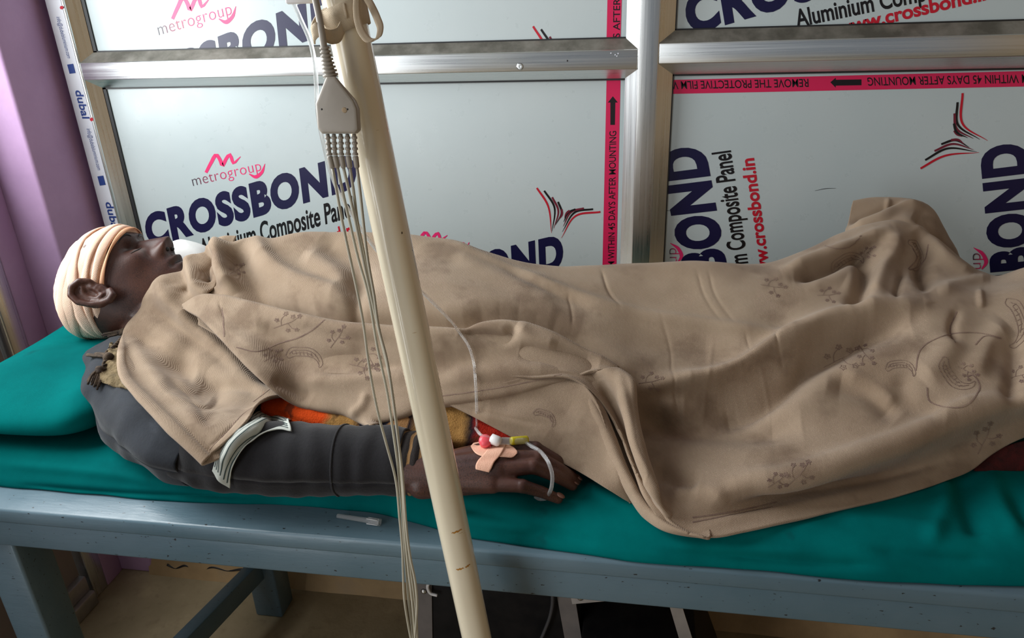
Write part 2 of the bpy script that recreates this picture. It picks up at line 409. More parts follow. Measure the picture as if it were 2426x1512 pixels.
# ------------------------------------------------------------------ flat print on the panels
def clip(bm, bnd):
    for co, no in (((bnd[0], 0, 0), (-1, 0, 0)), ((bnd[1], 0, 0), (1, 0, 0)), ((0, 0, bnd[2]), (0, 0, -1)), ((0, 0, bnd[3]), (0, 0, 1))):
        bmesh.ops.bisect_plane(bm, geom=bm.verts[:] + bm.edges[:] + bm.faces[:], plane_co=co, plane_no=no, clear_outer=True)
_fc = {}
def glyphs(s, bold, spacing=1.0):
    key = (s, bold, spacing)
    if key not in _fc:
        cu = bpy.data.curves.new('t', 'FONT'); cu.body = s; cu.size = 1; cu.offset = bold; cu.space_character = spacing; cu.resolution_u = 5
        o = bpy.data.objects.new('t', cu); C.objects.link(o)
        dg = bpy.context.evaluated_depsgraph_get(); me = o.evaluated_get(dg).to_mesh()
        V = np.array([v.co[:] for v in me.vertices]); Fc = [tuple(p.vertices) for p in me.polygons]
        bpy.data.objects.remove(o); bpy.data.curves.remove(cu); _fc[key] = (V, Fc)
    return _fc[key]
_lay = [0]
def flat_print(name, V2, Fc, m, panel, Y, bnd=None, world=None):
    """V2 are world x,z pairs; printed a hair in front of the panel"""
    _lay[0] += 1; y = Y - .0003 - .00001 * (_lay[0] % 20)
    bm = bmesh.new(); vs = [bm.verts.new((p[0], y, p[1])) for p in V2]
    for f in Fc:
        try: bm.faces.new([vs[i] for i in f])
        except ValueError: pass
    if bnd: clip(bm, bnd)
    bmesh.ops.recalc_face_normals(bm, faces=bm.faces[:])
    return bmobj(name, bm, m, panel)
def wxz(p, Y=None):
    q = PY(p[0], p[1], Y or YP); return np.array([q[0], q[2]])
def text(s, p0, p1, p2, m, pk, bold=.02, name='printed_lettering', Y=None, parent=None, bnd=None, spacing=1.0, capref=.73):
    """p0/p1: baseline ends (px), p2: top of the first capital (px)"""
    V, Fc = glyphs(s, bold, spacing); x0, x1 = V[:, 0].min(), V[:, 0].max()
    a, b, c = wxz(p0, Y), wxz(p1, Y), wxz(p2, Y)
    u = (V[:, 0] - x0) / (x1 - x0); v = V[:, 1] / capref
    Q = a + u[:, None] * (b - a) + v[:, None] * (c - a)
    return flat_print(name, Q, Fc, m, parent or PAN[pk], Y or YP, bnd or (OPEN[pk] if pk else None))
def ribbon(pts, widths, m, pk, name='printed_mark', shift=None, fn=None, Y=None, parent=None):
    P = crom(np.array(pts, float), 22); w_ = np.interp(np.linspace(0, 1, 22), np.linspace(0, 1, len(widths)), widths)
    T = np.gradient(P, axis=0); T /= np.linalg.norm(T, axis=1)[:, None]; N = np.stack([-T[:, 1], T[:, 0]], 1)
    L, R_ = P + N * w_[:, None] / 2, P - N * w_[:, None] / 2
    Q = np.concatenate([L, R_]); k = len(P)
    W = np.array([(fn(q) if fn else wxz(q, Y)) for q in Q])
    if shift is not None: W = W + shift
    return flat_print(name, W, [(i, i+1, k+i+1, k+i) for i in range(k-1)], m, parent or PAN[pk], Y or YP, OPEN[pk] if pk else None)
def poly(pts, m, pk, name='printed_mark', Y=None, parent=None):
    return flat_print(name, [wxz(p, Y) for p in pts], [tuple(range(len(pts)))], m, parent or PAN[pk], Y or YP, OPEN[pk] if pk else None)
def affine(src, dst):
    A = np.array([[*wxz(p), 1] for p in src]); B = np.array([wxz(p) for p in dst]); X = np.linalg.solve(A, B)
    return lambda q: np.array([*wxz(q), 1]) @ X
def bird(pk, fn=None):
    z = lambda x, y: (1180 + x/2.2904, y/2.2904)
    L = [((210,1020),(268,1110),(290,1265),'red_print'), ((250,1035),(304,1120),(293,1255),'black_print'), ((293,1070),(326,1140),(302,1240),'maroon_print'), ((325,1095),(344,1150),(312,1220),'black_print'), ((345,1135),(346,1165),(326,1195),'maroon_print'),
         ((555,1150),(420,1172),(343,1292),'red_print'), ((515,1135),(420,1150),(348,1258),'black_print'), ((465,1130),(400,1148),(352,1230),'maroon_print'), ((420,1135),(383,1152),(355,1205),'black_print'), ((388,1142),(370,1158),(360,1182),'maroon_print')]
    for a, b, c, mm in L:
        ribbon([z(*a), z(*b), z(*c)], [4.2, 4.8, 4.0, 2.6, .6], M[mm], pk, 'printed_feather', fn=fn)
BB, BS = .055, 1.12
# lower-left panel
text('CROSSBOND', (352, 582), (847, 440), (337, 512), M['navy'], 'll', BB, spacing=BS)
text('Aluminium Composite Panel', (478, 612), (838, 512), (470, 566), M['black_print'], 'll', .02)
text('www.crossbond.in', (640, 622), (836, 558), (632, 592), M['red_print'], 'll', .03)
def metro(pk, fn=None):
    text_pts = ((458, 441), (620, 404), (453, 421))
    V, Fc = glyphs('metrogroup', -.012, 1.06); x0, x1 = V[:, 0].min(), V[:, 0].max()
    f = fn or wxz; a, b, c = [f(np.array(p, float)) for p in text_pts]
    u = (V[:, 0] - x0) / (x1 - x0); vv = V[:, 1] / .55
    flat_print('printed_lettering', a + u[:, None]*(b-a) + vv[:, None]*(c-a), Fc, M['fade'], PAN[pk], YP, OPEN[pk])
    ribbon([(488, 409), (500, 386), (513, 367), (521, 378), (527, 392), (536, 376), (544, 366), (549, 376), (552, 386), (570, 371)], [7, 8, 9, 8, 9, 8, 8, 7, 1.5], M['pink_print'], pk, 'printed_logo', fn=fn)
    ribbon([(590, 412), (606, 419), (619, 410), (628, 388)], [2, 9, 7, 1], M['pink_print'], pk, 'printed_swoosh', fn=fn)
metro('ll')
bird('ll')
# second print group running off behind the blanket
f2 = affine([(458, 441), (620, 404), (488, 409)], [(955, 602), (1104, 585), (984, 580)]); metro('ll', f2)
text('CROSSBOND', (868, 735), (1335, 632), (858, 665), M['navy'], 'll', BB, spacing=BS)
# crimson stripe, arrow and warning
sx = lambda y, s: (1437 + s*33 + (y - 190) * -.022, y)
poly([sx(180, 0), sx(180, 1), sx(700, 1), sx(700, 0)], M['stripe'], 'll', 'printed_stripe')
poly([(1452, 228), (1464, 243), (1458, 243), (1457, 296), (1446, 296), (1446, 243), (1440, 243)], M['black_print'], 'll', 'printed_arrow')
text('REMOVE THE PROTECTIVE FILM WITHIN 45 DAYS AFTER MOUNTING', (1452, 846), (1460, 310), (1437, 846), M['black_print'], 'll', .012)
# upper-left panel
sh = wxz((1262, 62)) - wxz((1271, 445))
fsh = lambda q: wxz(q) + sh
def fUL(q): return wxz(q) + (wxz((375, 83)) - wxz((456, 440)))
metro('ul', fUL); bird('ul', fsh)
text('CROSSBOND', (245, 276), (812, 58), (230, 202), M['navy'], 'ul', BB, spacing=BS)
poly([(1440, -40), (1474, -40), (1470, 90), (1437, 90)], M['stripe'], 'ul', 'printed_stripe')
text('FILM WITHIN 45 DAYS AFTER MOUNTING', (1466, 320), (1471, -160), (1450, 320), M['black_print'], 'ul', .012)
# upper-right panel
poly([(1588, -60), (1603, -60), (1599, 75), (1584, 75)], M['stripe'], 'ur', 'printed_stripe')
text('CROSSBOND', (1632, 78), (2380, -140), (1616, -10), M['navy'], 'ur', BB, spacing=BS)
text('Aluminium Composite Panel', (1888, 64), (2393, -40), (1880, 22), M['black_print'], 'ur', .02)
text('www.crossbond.in', (1985, 83), (2350, -4), (1979, 51), M['red_print'], 'ur', .03)
# lower-right panel: the sheet is turned on its side
poly([(1570, 190), (2520, 166), (2520, 203), (1570, 223)], M['stripe'], 'lr', 'printed_stripe')
text('REMOVE THE PROTECTIVE FILM WITHIN 45 DAYS AFTER MOUNTING', (1915, 187), (1270, 199), (1916, 207), M['black_print'], 'lr', .012)
text('FILM WITHIN 45 DAYS AFTER MOUNTING', (2462, 176), (2054, 184), (2463, 197), M['black_print'], 'lr', .012)
poly([(1967, 195), (1980, 184), (1980, 189), (2041, 188), (2041, 202), (1980, 203), (1980, 208)], M['black_print'], 'lr', 'printed_arrow')
text('CROSSBOND', (1770, 924), (1662, 344), (1678, 930), M['navy'], 'lr', BB, spacing=BS)
text('Aluminium Composite Panel', (1789, 738), (1730, 356), (1746, 742), M['black_print'], 'lr', .02)
text('www.crossbond.in', (1827, 674), (1785, 374), (1797, 676), M['red_print'], 'lr', .03)
fR = affine([(1271, 445), (1422, 502), (1330, 563)], [(2180, 400), (2280, 221), (2338, 333)]); bird('lr', fR)
text('CROSSBOND', (2466, 926), (2427, 336), (2372, 932), M['navy'], 'lr', BB, spacing=BS)
fM = affine([(458, 441), (620, 404), (453, 421)], [(1612, 770), (1602, 588), (1592, 770)]); metro('lr', fM)
fM2 = affine([(458, 441), (620, 404), (453, 421)], [(2334, 800), (2322, 600), (2312, 800)]); metro('lr', fM2)
for pts in (((1566, 503), (1580, 499), (1590, 500)), ((1930, 452), (1955, 447), (1980, 446))): ribbon(pts, [.5, 1.2, .5], M['black_print'], 'lr', 'scratch')
# print on the jamb tape (reads downwards)
def tape(s, ytop, ybot, u0, u1, m, bold=0):
    ed = lambda y, u: (107 + (y/560.)*152 + u*(39 - 2*y/560.), y)
    text(s, ed(ytop, u0), ed(ybot, u0), ed(ytop, u1), m, None, bold, 'tape_print', YF - .0014, tp, (-1.0540, -1.0230, .66, 1.8), capref=.73)
for k in (0, 1, 2):
    o = (-265, 0, 265)[k]
    tape('dubal', 214 + o, 281 + o, .33, .80, M['blue_print'], .02) if o > -200 else None
    tape('info@dubalaluminium.com', 305 + o, 403 + o, .40, .66, M['blue_print'], -.005)
    ed = lambda y, u: (107 + (y/560.)*152 + u*(39 - 2*y/560.), y)
    q = 418 + o
    poly([ed(q, .28), ed(q - 2, .66), ed(q + 20, .66), ed(q + 22, .28)], M['blue_print'], None, 'tape_print', YF - .0014, tp)
    dd = 283 + o
    poly([(lambda c: (c[0] + 4.2*math.cos(a*math.pi/6), c[1] + 4.2*math.sin(a*math.pi/6)))(ed(dd, .88)) for a in range(12)], M['red_print'], None, 'tape_print', YF - .0014, tp)

# ------------------------------------------------------------------ bed
bed = thing('examination_bed', 'grey-blue painted wooden examination bed with chipped edges under the green sheet', 'bed', (0, .91, 0))
BX0, BX1, BY0, BY1 = -.965, 1.02, .648, 1.168
box('top_board', (BX0, BY0, .597), (BX1, BY1, .620), M['bedpaint'], bed, .004)
box('apron', (BX0 + .03, BY0 + .008, .552), (BX1 - .03, BY0 + .036, .597), M['bedpaint'], bed, .003)
box('apron', (BX0 + .03, BY1 - .036, .552), (BX1 - .03, BY1 - .008, .597), M['bedpaint'], bed, .003)
for y0, y1, x0, x1 in ((.660, .715, -.858, -.802), (1.085, 1.140, -.772, -.712), (.660, .715, .86, .916), (1.085, 1.140, .86, .916)):
    box('leg', (x0, y0, 0), (x1, y1, .597), M['bedpaint'], bed, .004)
hexa('stretcher', [(-.842, .705, .105), (-.812, .705, .105), (-.732, 1.095, .105), (-.757, 1.095, .105)], [(-.842, .705, .15), (-.812, .705, .15), (-.732, 1.095, .15), (-.757, 1.095, .15)], M['bedpaint'], bed)
box('stretcher', (.875, .71, .105), (.90, 1.09, .15), M['bedpaint'], bed, .003)

# ------------------------------------------------------------------ mattress under its green drape
EDGE = [(-60, 1143), (0, 1150), (150, 1166), (300, 1178), (450, 1187), (600, 1193), (750, 1199), (900, 1212), (962, 1230), (1040, 1252), (1120, 1275), (1197, 1286), (1290, 1297), (1382, 1309), (1528, 1332), (1700, 1343), (1764, 1347), (1907, 1359), (2077, 1378), (2250, 1384), (2426, 1386), (2700, 1400)]
def mattress():
    E3 = []
    for px, py in EDGE:
        p = PZ(px, py, .622)
        if p[1] < .643: p = PY(px, py, .643)
        E3.append(p)
    E3 = np.array(E3); o_ = np.argsort(E3[:, 0]); E3 = E3[o_]
    xs = np.linspace(BX0 + .012, BX1 - .01, 420)
    ye = np.interp(xs, E3[:, 0], E3[:, 1]); ze = np.interp(xs, E3[:, 0], E3[:, 2])
    k = np.ones(9)/9; ye = np.convolve(np.pad(ye, 4, 'edge'), k, 'valid'); ze = np.convolve(np.pad(ze, 4, 'edge'), k, 'valid')
    rows = [np.stack([xs, np.full_like(xs, 1.164), np.full_like(xs, .622)], 1), np.stack([xs, np.full_like(xs, 1.158), np.full_like(xs, MT - .004)], 1)]
    for y in (1.14, 1.05, .95, .85, .78): rows.append(np.stack([xs, np.full_like(xs, y), np.full_like(xs, MT)], 1))
    for dy, fz in ((.055, 1), (.032, .95), (.016, .72), (.006, .4), (.001, .16), (0, 0)):
        rows.append(np.stack([xs, np.maximum(ye, .643) + dy, ze + (MT - ze) * fz], 1))
    rows.append(np.stack([xs, np.maximum(ye, .643) + .004, np.maximum(ze - .0015, .607)], 1))
    G = blend_rows(rows, [3, 6, 14, 14, 14, 12, 10, 7, 6, 6, 6, 4, 4])
    folds = [([(2270, 1120), (2290, 1180), (2322, 1275)], -.010, 26), ([(2345, 1120), (2370, 1200), (2420, 1270)], .006, 22), ([(2245, 1130), (2235, 1210), (2200, 1290)], .006, 20),
             ([(2400, 1160), (2440, 1250)], -.006, 18), ([(1380, 1150), (1460, 1185), (1530, 1200)], .004, 16), ([(1020, 1210), (1150, 1240), (1300, 1250)], .004, 16), ([(1050, 1195), (1200, 1230), (1400, 1290)], -.003, 14),
             ([(1560, 1290), (1760, 1300), (1950, 1310)], .004, 14), ([(1690, 1310), (1850, 1330), (2080, 1340)], -.004, 12), ([(0, 1098), (120, 1108), (260, 1122), (420, 1150)], .004, 12), ([(60, 1150), (250, 1166), (430, 1174), (600, 1178)], -.005, 7),
             ([(1990, 1230), (2120, 1240), (2230, 1250)], .005, 16), ([(2060, 1300), (2200, 1320), (2350, 1330)], -.004, 14)]
    G = fold_displace(G, folds, (.0022, 10))
    G[..., 2] = np.maximum(G[..., 2], .6215 * (G[..., 1] > .652))
    return G
MATG = mattress()
mat_o = thing('mattress', 'thin mattress wrapped in a creased teal-green drape on the bed', 'mattress', (0, .91, .62))
sheet_obj('drape', [MATG], M['teal'], mat_o, .002)
box('pad', (BX0 + .03, .735, .6205), (BX1 - .03, 1.145, .645), mk('grey_foam', (.3, .3, .3)), mat_o, .008)

# pillow under the head
def cushion(cx, cy, cz, a, b, c, ex=.42, ez=.85, n=56, mth=28, seed=0, amp=.003, sink=None):
    V = []
    sg = lambda v, e: math.copysign(abs(v) ** e, v)
    for i in range(mth + 1):
        ph = -math.pi/2 + math.pi * i / mth
        for j in range(n):
            t_ = 2 * math.pi * j / n
            x = a * sg(math.cos(ph), ez) * sg(math.cos(t_), ex); y = b * sg(math.cos(ph), ez) * sg(math.sin(t_), ex); z = c * sg(math.sin(ph), ez)
            if z < 0: z *= .8
            nn = mnoise.noise(Vector((x*9 + seed, y*9, z*14))) * amp * 1.6 + mnoise.noise(Vector((x*26, y*19 + seed, z*20))) * amp * .6
            x, y, z = x * (1 + nn*4), y * (1 + nn*3), z + nn * (1 if z > 0 else 0)
            if sink and z > 0: z -= sink[3] * math.exp(-(((x + cx - sink[0])/sink[2])**2 + ((y + cy - sink[1])/sink[2])**2))
            V.append((cx + x, cy + y, cz + z))
    Fc = [(i*n + j, i*n + (j+1) % n, (i+1)*n + (j+1) % n, (i+1)*n + j) for i in range(mth) for j in range(n)]
    return V, Fc
v_, f_ = cushion(-.822, .938, .694, .128, .222, .046, seed=3, sink=(-.84, .975, .09, .022), amp=.004)
pilo = thing('pillow', 'teal-green covered pillow with dark stains under the bandaged head', 'pillow', (-.822, .938, .657))
pc = obj('pillow_cover', v_, f_, M['teal'], pilo)
su = pc.modifiers.new('u', 'SUBSURF'); su.levels = 1; su.render_levels = 1

# ------------------------------------------------------------------ black cases under the bed
M['caseblack'] = mk('scuffed_black_laminate', (.005, .005, .006), (.012, .011, .011), 25, .55, 0, 90, .2, spec=.15)
M['steel'] = mk('rivet_steel', (.5, .49, .47), rough=.35, metal=1)
M['edging'] = mk('scuffed_pale_aluminium_edging', (.42, .40, .40), (.54, .52, .51), 18, .5, .55, 60, .15)
def xz(p, y): q = PY(p[0], p[1], y); return q[0], q[2]
def case(name, label, tl, tr_, bl, br, y, depth, ztop, m):
    """front outline given by two points on each side edge, run up to ztop and down to the floor"""
    def run(a, b, z):
        (x0, z0), (x1, z1) = xz(a, y), xz(b, y); return x0 + (x1 - x0) * (z - z0) / (z1 - z0)
    th = thing(name, label, 'case', (run(tl, bl, 0), y, 0))
    q = lambda s, z, yy: ((run(tl, bl, z) if s == 0 else run(tr_, br, z)), yy, z)
    hexa('body', [q(0, 0, y), q(1, 0, y), q(1, 0, y + depth), q(0, 0, y + depth)], [q(0, ztop, y), q(1, ztop, y), q(1, ztop, y + depth), q(0, ztop, y + depth)], m, th, .003)
    return th, q
c1, q1 = case('storage_case', 'black storage case with grey metal edging below the bed behind the pole foot', (988, 1362), (1360, 1410), (993, 1512), (1378, 1512), .905, .24, .40, M['caseblack'])
def strip(th, name, pts, y, m, t=.0025):
    W = [PY(px, py, y) for px, py in pts]; k = len(W)
    V = [(p[0], y - t, p[2]) for p in W] + [(p[0], y, p[2]) for p in W]
    Fc = [tuple(range(k)), tuple(range(2*k - 1, k - 1, -1))] + [(i, k + i, k + (i+1) % k, (i+1) % k) for i in range(k)]
    bm = bmesh.new(); vs = [bm.verts.new(v) for v in V]; [bm.faces.new([vs[i] for i in f]) for f in Fc]
    bmesh.ops.recalc_face_normals(bm, faces=bm.faces[:]); return bmobj(name, bm, m, th)
M['greyedge'] = mk('dull_brown_grey_edging', (.16, .145, .14), (.2, .18, .17), 20, .6, .2)
strip(c1, 'edging', [(986, 1300), (1022, 1300), (1026, 1560), (993, 1560)], .905, M['greyedge'])
strip(c1, 'edging', [(1300, 1300), (1344, 1300), (1386, 1560), (1347, 1560)], .905, M['greyedge'])
lathe('rivet', PY(1004, 1401, .9022), (0, -1, 0), [(0, .0052), (.0015, .005), (.003, .0026), (.0032, .0)], M['steel'], c1, 14)
c2, q2 = case('instrument_case', 'black case with pale aluminium edging and white knob beside the larger case', (1353, 1408), (1600, 1406), (1376, 1512), (1640, 1512), .875, .2, .255, M['caseblack'])
strip(c2, 'edging', [(1352, 1408), (1480, 1396), (1600, 1402), (1600, 1412), (1480, 1418), (1356, 1429)], .875, M['edging'])
strip(c2, 'edging', [(1576, 1400), (1606, 1404), (1665, 1590), (1632, 1590)], .875, M['edging'])
for p in ((1375, 1417), (1600, 1424)): lathe('rivet', PY(*p, .8722), (0, -1, 0), [(0, .0048), (.0015, .0046), (.003, .0022), (.0031, .0005)], M['steel'], c2, 14)
M['whiteplastic'] = mk('white_plastic', (.72, .71, .70), rough=.4)
a = PY(1524, 1418, .87); lathe('knob', a + np.array([0, .004, .008]), (0, -.55, -.83), [(0, .003), (.002, .0065), (.008, .0075), (.014, .0062), (.017, .002)], M['whiteplastic'], c2, 16)

# ------------------------------------------------------------------ stand pole
M['poleivory'] = mk('ivory_enamel', lin((206, 194, 166)), lin((214, 203, 176)), 4, .22, 0, None, spec=.6, coat=.3)
t = NT('ivory_enamel_rusty'); v = t.coord()
c = t.ramp(t.noise(v, 4, 3), [(.3, lin((230, 218, 190))), (.7, lin((238, 228, 204)))])
c = t.mix(t.ramp(t.noise(t.coord((40, 40, 160)), 1.0, 2), [(.73, (0, 0, 0)), (.78, (.8,)*3)]), c, lin((176, 132, 62)))
c = t.mix(t.ramp(t.noise(v, 170, 1, .4), [(.79, (0, 0, 0)), (.82, (1,)*3)]), c, lin((70, 56, 44))); t.setc(c)
t.b.inputs['Coat Roughness'].default_value = .1
M['poleivory'] = t.fin(.25, 0, .6, None, .9)
pa, pb = PY(832, 100, .600), PY(1127, 1500, .590)
pd = (pb - pa) / (pa[2] - pb[2])
P_at = lambda z: pa + pd * (pa[2] - z)
stand = thing('drip_stand', 'ivory enamelled drip stand pole with rust marks standing before the bed', 'stand', tuple(P_at(0)))
tube('pole', [P_at(2.0), P_at(1.2), P_at(.6), P_at(.05)], .0160, M['poleivory'], stand, 40, 30)
lathe('hub', P_at(.03), (0, 0, 1), [(0, .035), (.02, .035), (.035, .022), (.06, .02)], M['poleivory'], stand)
for k in range(5):
    a_ = 2*math.pi*k/5 + .35; p = P_at(.05)
    tube('foot', [p, p + np.array([math.cos(a_)*.15, math.sin(a_)*.15, -.01]), p + np.array([math.cos(a_)*.29, math.sin(a_)*.29, -.036])], .011, M['poleivory'], stand, 12)
for s in (-1, 1):
    p = P_at(1.98); tube('hook', [p, p + np.array([s*.05, 0, .01]), p + np.array([s*.09, 0, .02]), p + np.array([s*.1, 0, .045])], .004, M['steel'], stand, 8)
for px, py, wd in ((1077, 1243, 22), (1088, 1327, 17), (1108, 1326, 10)):
    p = PY(px, py, .59); p2 = PY(px + wd, py - 1, .59)
    d = (pa - pb); d /= np.linalg.norm(d)
    # rust scratch hugging the pole surface
    V = []
    for i in range(9):
        q = p + (p2 - p) * i / 8; ax = P_at(q[2]); off = q - ax; off -= d * off.dot(d); sd = np.array([off[0], 0, 0]); sx_ = np.clip(off[0], -.0155, .0155)
        nrm = np.array([sx_, -math.sqrt(.01625**2 - sx_**2), 0])
        hh = .0009 * math.sin(math.pi * (i + .5) / 9) + .0002
        for s in (-1, 1): V.append(ax + nrm + np.array([0, 0, s*hh + .0006*math.sin(i*2.1)]))
    obj('rust_mark', V, [(2*i, 2*i+1, 2*i+3, 2*i+2) for i in range(8)], mk('rust', lin((186, 130, 48)), rough=.8), stand)

# cloth tie on the pole
M['tie'] = cloth('grey_cotton_tape', lin((206, 188, 160)), lin((222, 204, 178)), 40, 500, .95)
def ribbon3(name, path, wdir, width, m, parent, n=40, th=.0012):
    P = crom(np.array(path, float), n); wd = np.asarray(wdir, float)
    wd = np.tile(wd, (n, 1)) if wd.ndim == 1 else crom(wd, n)
    G = np.stack([P - wd*width/2, P - wd*width/6, P + wd*width/6, P + wd*width/2])
    o = sheet_obj(name, [G], m, parent, th); return o
tie = thing('cloth_tie', 'grey-beige cloth strap knotted round the pole above the junction box', 'strap', tuple(P_at(1.19)))
ax = (pa - pb) / np.linalg.norm(pa - pb)
zt = PY(835, 30, .6)[2]
ring = []
for i in range(25):
    a_ = 2*math.pi*i/24; c_ = P_at(zt - .004 + .006*math.cos(a_)); ring.append(c_ + .0178*np.array([math.cos(a_), math.sin(a_), 0]))
ribbon3('wrap', ring, ax, .020, M['tie'], tie, 60)
ring2 = [PY(px, py, y) for px, py, y in ((812, 62, .583), (800, 84, .578), (785, 88, .575), (768, 82, .570), (752, 70, .566), (743, 78, .566), (742, 88, .572), (744, 70, .580), (760, 45, .588), (790, 30, .586), (820, 25, .583))]
ribbon3('curled_end', ring2, ax, .0105, M['tie'], tie, 60)
lp = [PY(px, py, y) for px, py, y in ((846, -14, .578), (845, 20, .577), (848, 50, .576), (858, 78, .574), (876, 96, .573), (893, 92, .575), (901, 70, .58), (893, 42, .586), (880, 14, .592), (866, -10, .598))]
ribbon3('hanging_loop', lp, (.75, .55, .35), .0058, M['tie'], tie, 60)

# ------------------------------------------------------------------ monitor lead set
M['leadgrey'] = mk('warm_grey_plastic', lin((152, 144, 132)), lin((162, 154, 142)), 30, .42)
M['leadwire'] = mk('grey_lead_sheath', lin((166, 160, 142)), lin((178, 172, 154)), 30, .4)
YY = .566
ecg = thing('monitor_lead_set', 'grey monitor cable junction with five thin leads hanging beside the pole', 'cable', tuple(PY(800, 240, YY)))
front = [(773, 181), (795, 181), (838, 238), (846, 258), (849, 308), (841, 317), (763, 317), (753, 304), (748, 245)]
W = [PY(px, py, YY - .006) for px, py in front]; k = len(W); cen = sum(W) / k
inner = [cen + (p - cen)*.90 + np.array([0, -.0012, 0]) for p in W]
back = [PY(px + (7 if px > 800 else 0), py, YY + .0045) for px, py in front]
V = [*inner, *W, *back]
Fc = [tuple(range(k))[::-1], tuple(range(2*k, 3*k))] + [(i, (i+1) % k, k + (i+1) % k, k + i) for i in range(k)] + [(k+i, k+(i+1) % k, 2*k+(i+1) % k, 2*k+i) for i in range(k)]
yk = bev(obj('junction_box', V, Fc, M['leadgrey'], ecg, False), .0012, 2, 25)
for px in (762, 823): lathe('screw_hole', PY(px, 259, YY - .0073), (0, -1, 0), [(0, .0007), (.0002, .0007)], M['gasket'], yk, 10)
lathe('stain', PY(816, 261, YY - .00725), (0, -1, 0), [(0, .0022), (.0001, .0018)], mk('brown_stain', lin((160, 138, 108)), rough=.7), yk, 12)
prof = []; L0 = np.linalg.norm(PY(768, 110, YY) - PY(784, 183, YY))
for i in range(8):
    s = L0 * i / 8; r = .0038 + .0024 * i / 8
    prof += [(s, r*.72), (s + L0*.012, r*.72), (s + L0*.02, r), (s + L0*.085, r), (s + L0*.093, r*.72)]
prof.append((L0, .0062))
lathe('strain_relief', PY(768, 110, YY), PY(784, 183, YY) - PY(768, 110, YY), prof, M['leadgrey'], ecg, 20)
tube('trunk_cable', [PY(738, -90, .58), PY(746, -10, .574), PY(756, 40, .569), PY(763, 80, YY), PY(768, 114, YY)], .0026, M['leadgrey'], ecg, 14)
tops = [776, 791, 807, 823, 839]; mids = [781, 794, 809, 825, 842]; fer = [788, 800, 814, 829, 846]
wires = [
 [(788, 398), (798, 455), (810, 520), (836, 642), (860, 761), (872, 850), (897, 984), (916, 1055), (936, 1130), (947, 1233), (953, 1300), (955, 1360), (958, 1422), (966, 1475), (976, 1530)],
 [(800, 398), (812, 455), (827, 520), (849, 613), (871, 690), (893, 817), (917, 928), (931, 1020), (942, 1100), (950, 1180), (956, 1260), (962, 1342), (968, 1422), (975, 1475), (981, 1530)],
 [(814, 398), (827, 455), (841, 520), (860, 613), (880, 705), (899, 790), (921, 880), (937, 984), (946, 1064), (953, 1149), (959, 1260), (967, 1342), (976, 1422), (981, 1475), (985, 1530)],
 [(829, 398), (838, 455), (846, 520), (866, 618), (884, 712), (903, 805), (925, 905), (938, 1000), (948, 1080), (956, 1165), (962, 1260), (972, 1342), (983, 1422), (987, 1475), (989, 1530)],
 [(846, 398), (853, 455), (860, 520), (871, 613), (886, 698), (897, 775), (916, 850), (931, 945), (943, 1040), (954, 1130), (959, 1200), (964, 1261), (972, 1320), (984, 1380), (988, 1430), (986, 1475), (983, 1530)]]
for i in range(5):
    a, b, c = PY(tops[i], 318, YY), PY(mids[i], 370, YY), PY(fer[i], 398, YY)
    L1 = np.linalg.norm(b - a); pr = []
    for j in range(4):
        s = L1*j/4; pr += [(s, .0016), (s + L1*.10, .0016), (s + L1*.11, .0023), (s + L1*.20, .0024), (s + L1*.21, .0016)]
    bo = lathe('lead_boot', a, b - a, pr, M['leadgrey'], ecg, 14)
    L2 = np.linalg.norm(c - b)
    lathe('ferrule', b, c - b, [(0, .0021), (.001, .0024), (L2 - .001, .0022), (L2, .0016)], M['leadgrey'], bo, 14)
    yo = [0, .004, -.003, .002, -.005][i]
    tube('lead_wire', [PY(px, py, YY + yo * min(1, max(0, (py - 400) / 150)) - .012 * max(0, (py - 1000)/500)) for px, py in wires[i] + [(985 + 6*i, 1640), (992 + 4*i, 1780), (1004 - 3*i, 1930)]], .00125, M['leadwire'], ecg, 8, 130)

# clothed arm: grid shared by the jacket and the cloth that lies on it
def loft(path, n=40, res=150, seed=0, ring=(.0025, 60), rough_n=.004, zmin=MT + .002):
    P = np.array([p[:3] for p in path]); rh = np.array([p[3] for p in path]); rv = np.array([p[4] for p in path])
    s = np.r_[0, np.cumsum(np.linalg.norm(np.diff(P, axis=0), axis=1))]; q = np.linspace(0, s[-1], res)
    P = hermite(s, P, q); rh = np.interp(q, s, rh); rv = np.interp(q, s, rv)
    T = np.gradient(P, axis=0); T /= np.linalg.norm(T, axis=1)[:, None]; G = np.zeros((res, n + 1, 3))
    for i in range(res):
        u = np.cross(T[i], [0, 0, 1.0]); u /= np.linalg.norm(u); v = np.cross(u, T[i])
        for j in range(n + 1):
            a_ = 2*math.pi*j/n
            k = 1 + (ring[0]*math.sin(q[i]*ring[1]*6.28 + 1.3*math.sin(a_ + seed) + 2*mnoise.noise(Vector((q[i]*20, math.cos(a_), seed)))))/max(rh[i], .01) * (.5 + .5*mnoise.noise(Vector((q[i]*9, math.sin(a_)*1.5, seed + 5))))
            k += rough_n/max(rh[i], .01) * mnoise.noise(Vector((q[i]*16 + seed, math.cos(a_)*1.8, math.sin(a_)*1.8)))
            G[i, j] = P[i] + k*(rh[i]*math.cos(a_)*u + rv[i]*math.sin(a_)*v)
    G[:, -1] = G[:, 0]; G[..., 2] = np.maximum(G[..., 2], zmin); return G
GJ = loft([(-.790, .965, .690, .012, .010), (-.778, .930, .696, .040, .034), (-.752, .885, .702, .056, .046), (-.712, .838, .704, .063, .049), (-.655, .785, .700, .061, .047), (-.60, .742, .698, .056, .048), (-.548, .712, .694, .052, .046), (-.515, .702, .690, .044, .040)], seed=2.0, ring=(.0025, 13), rough_n=.010, res=170)
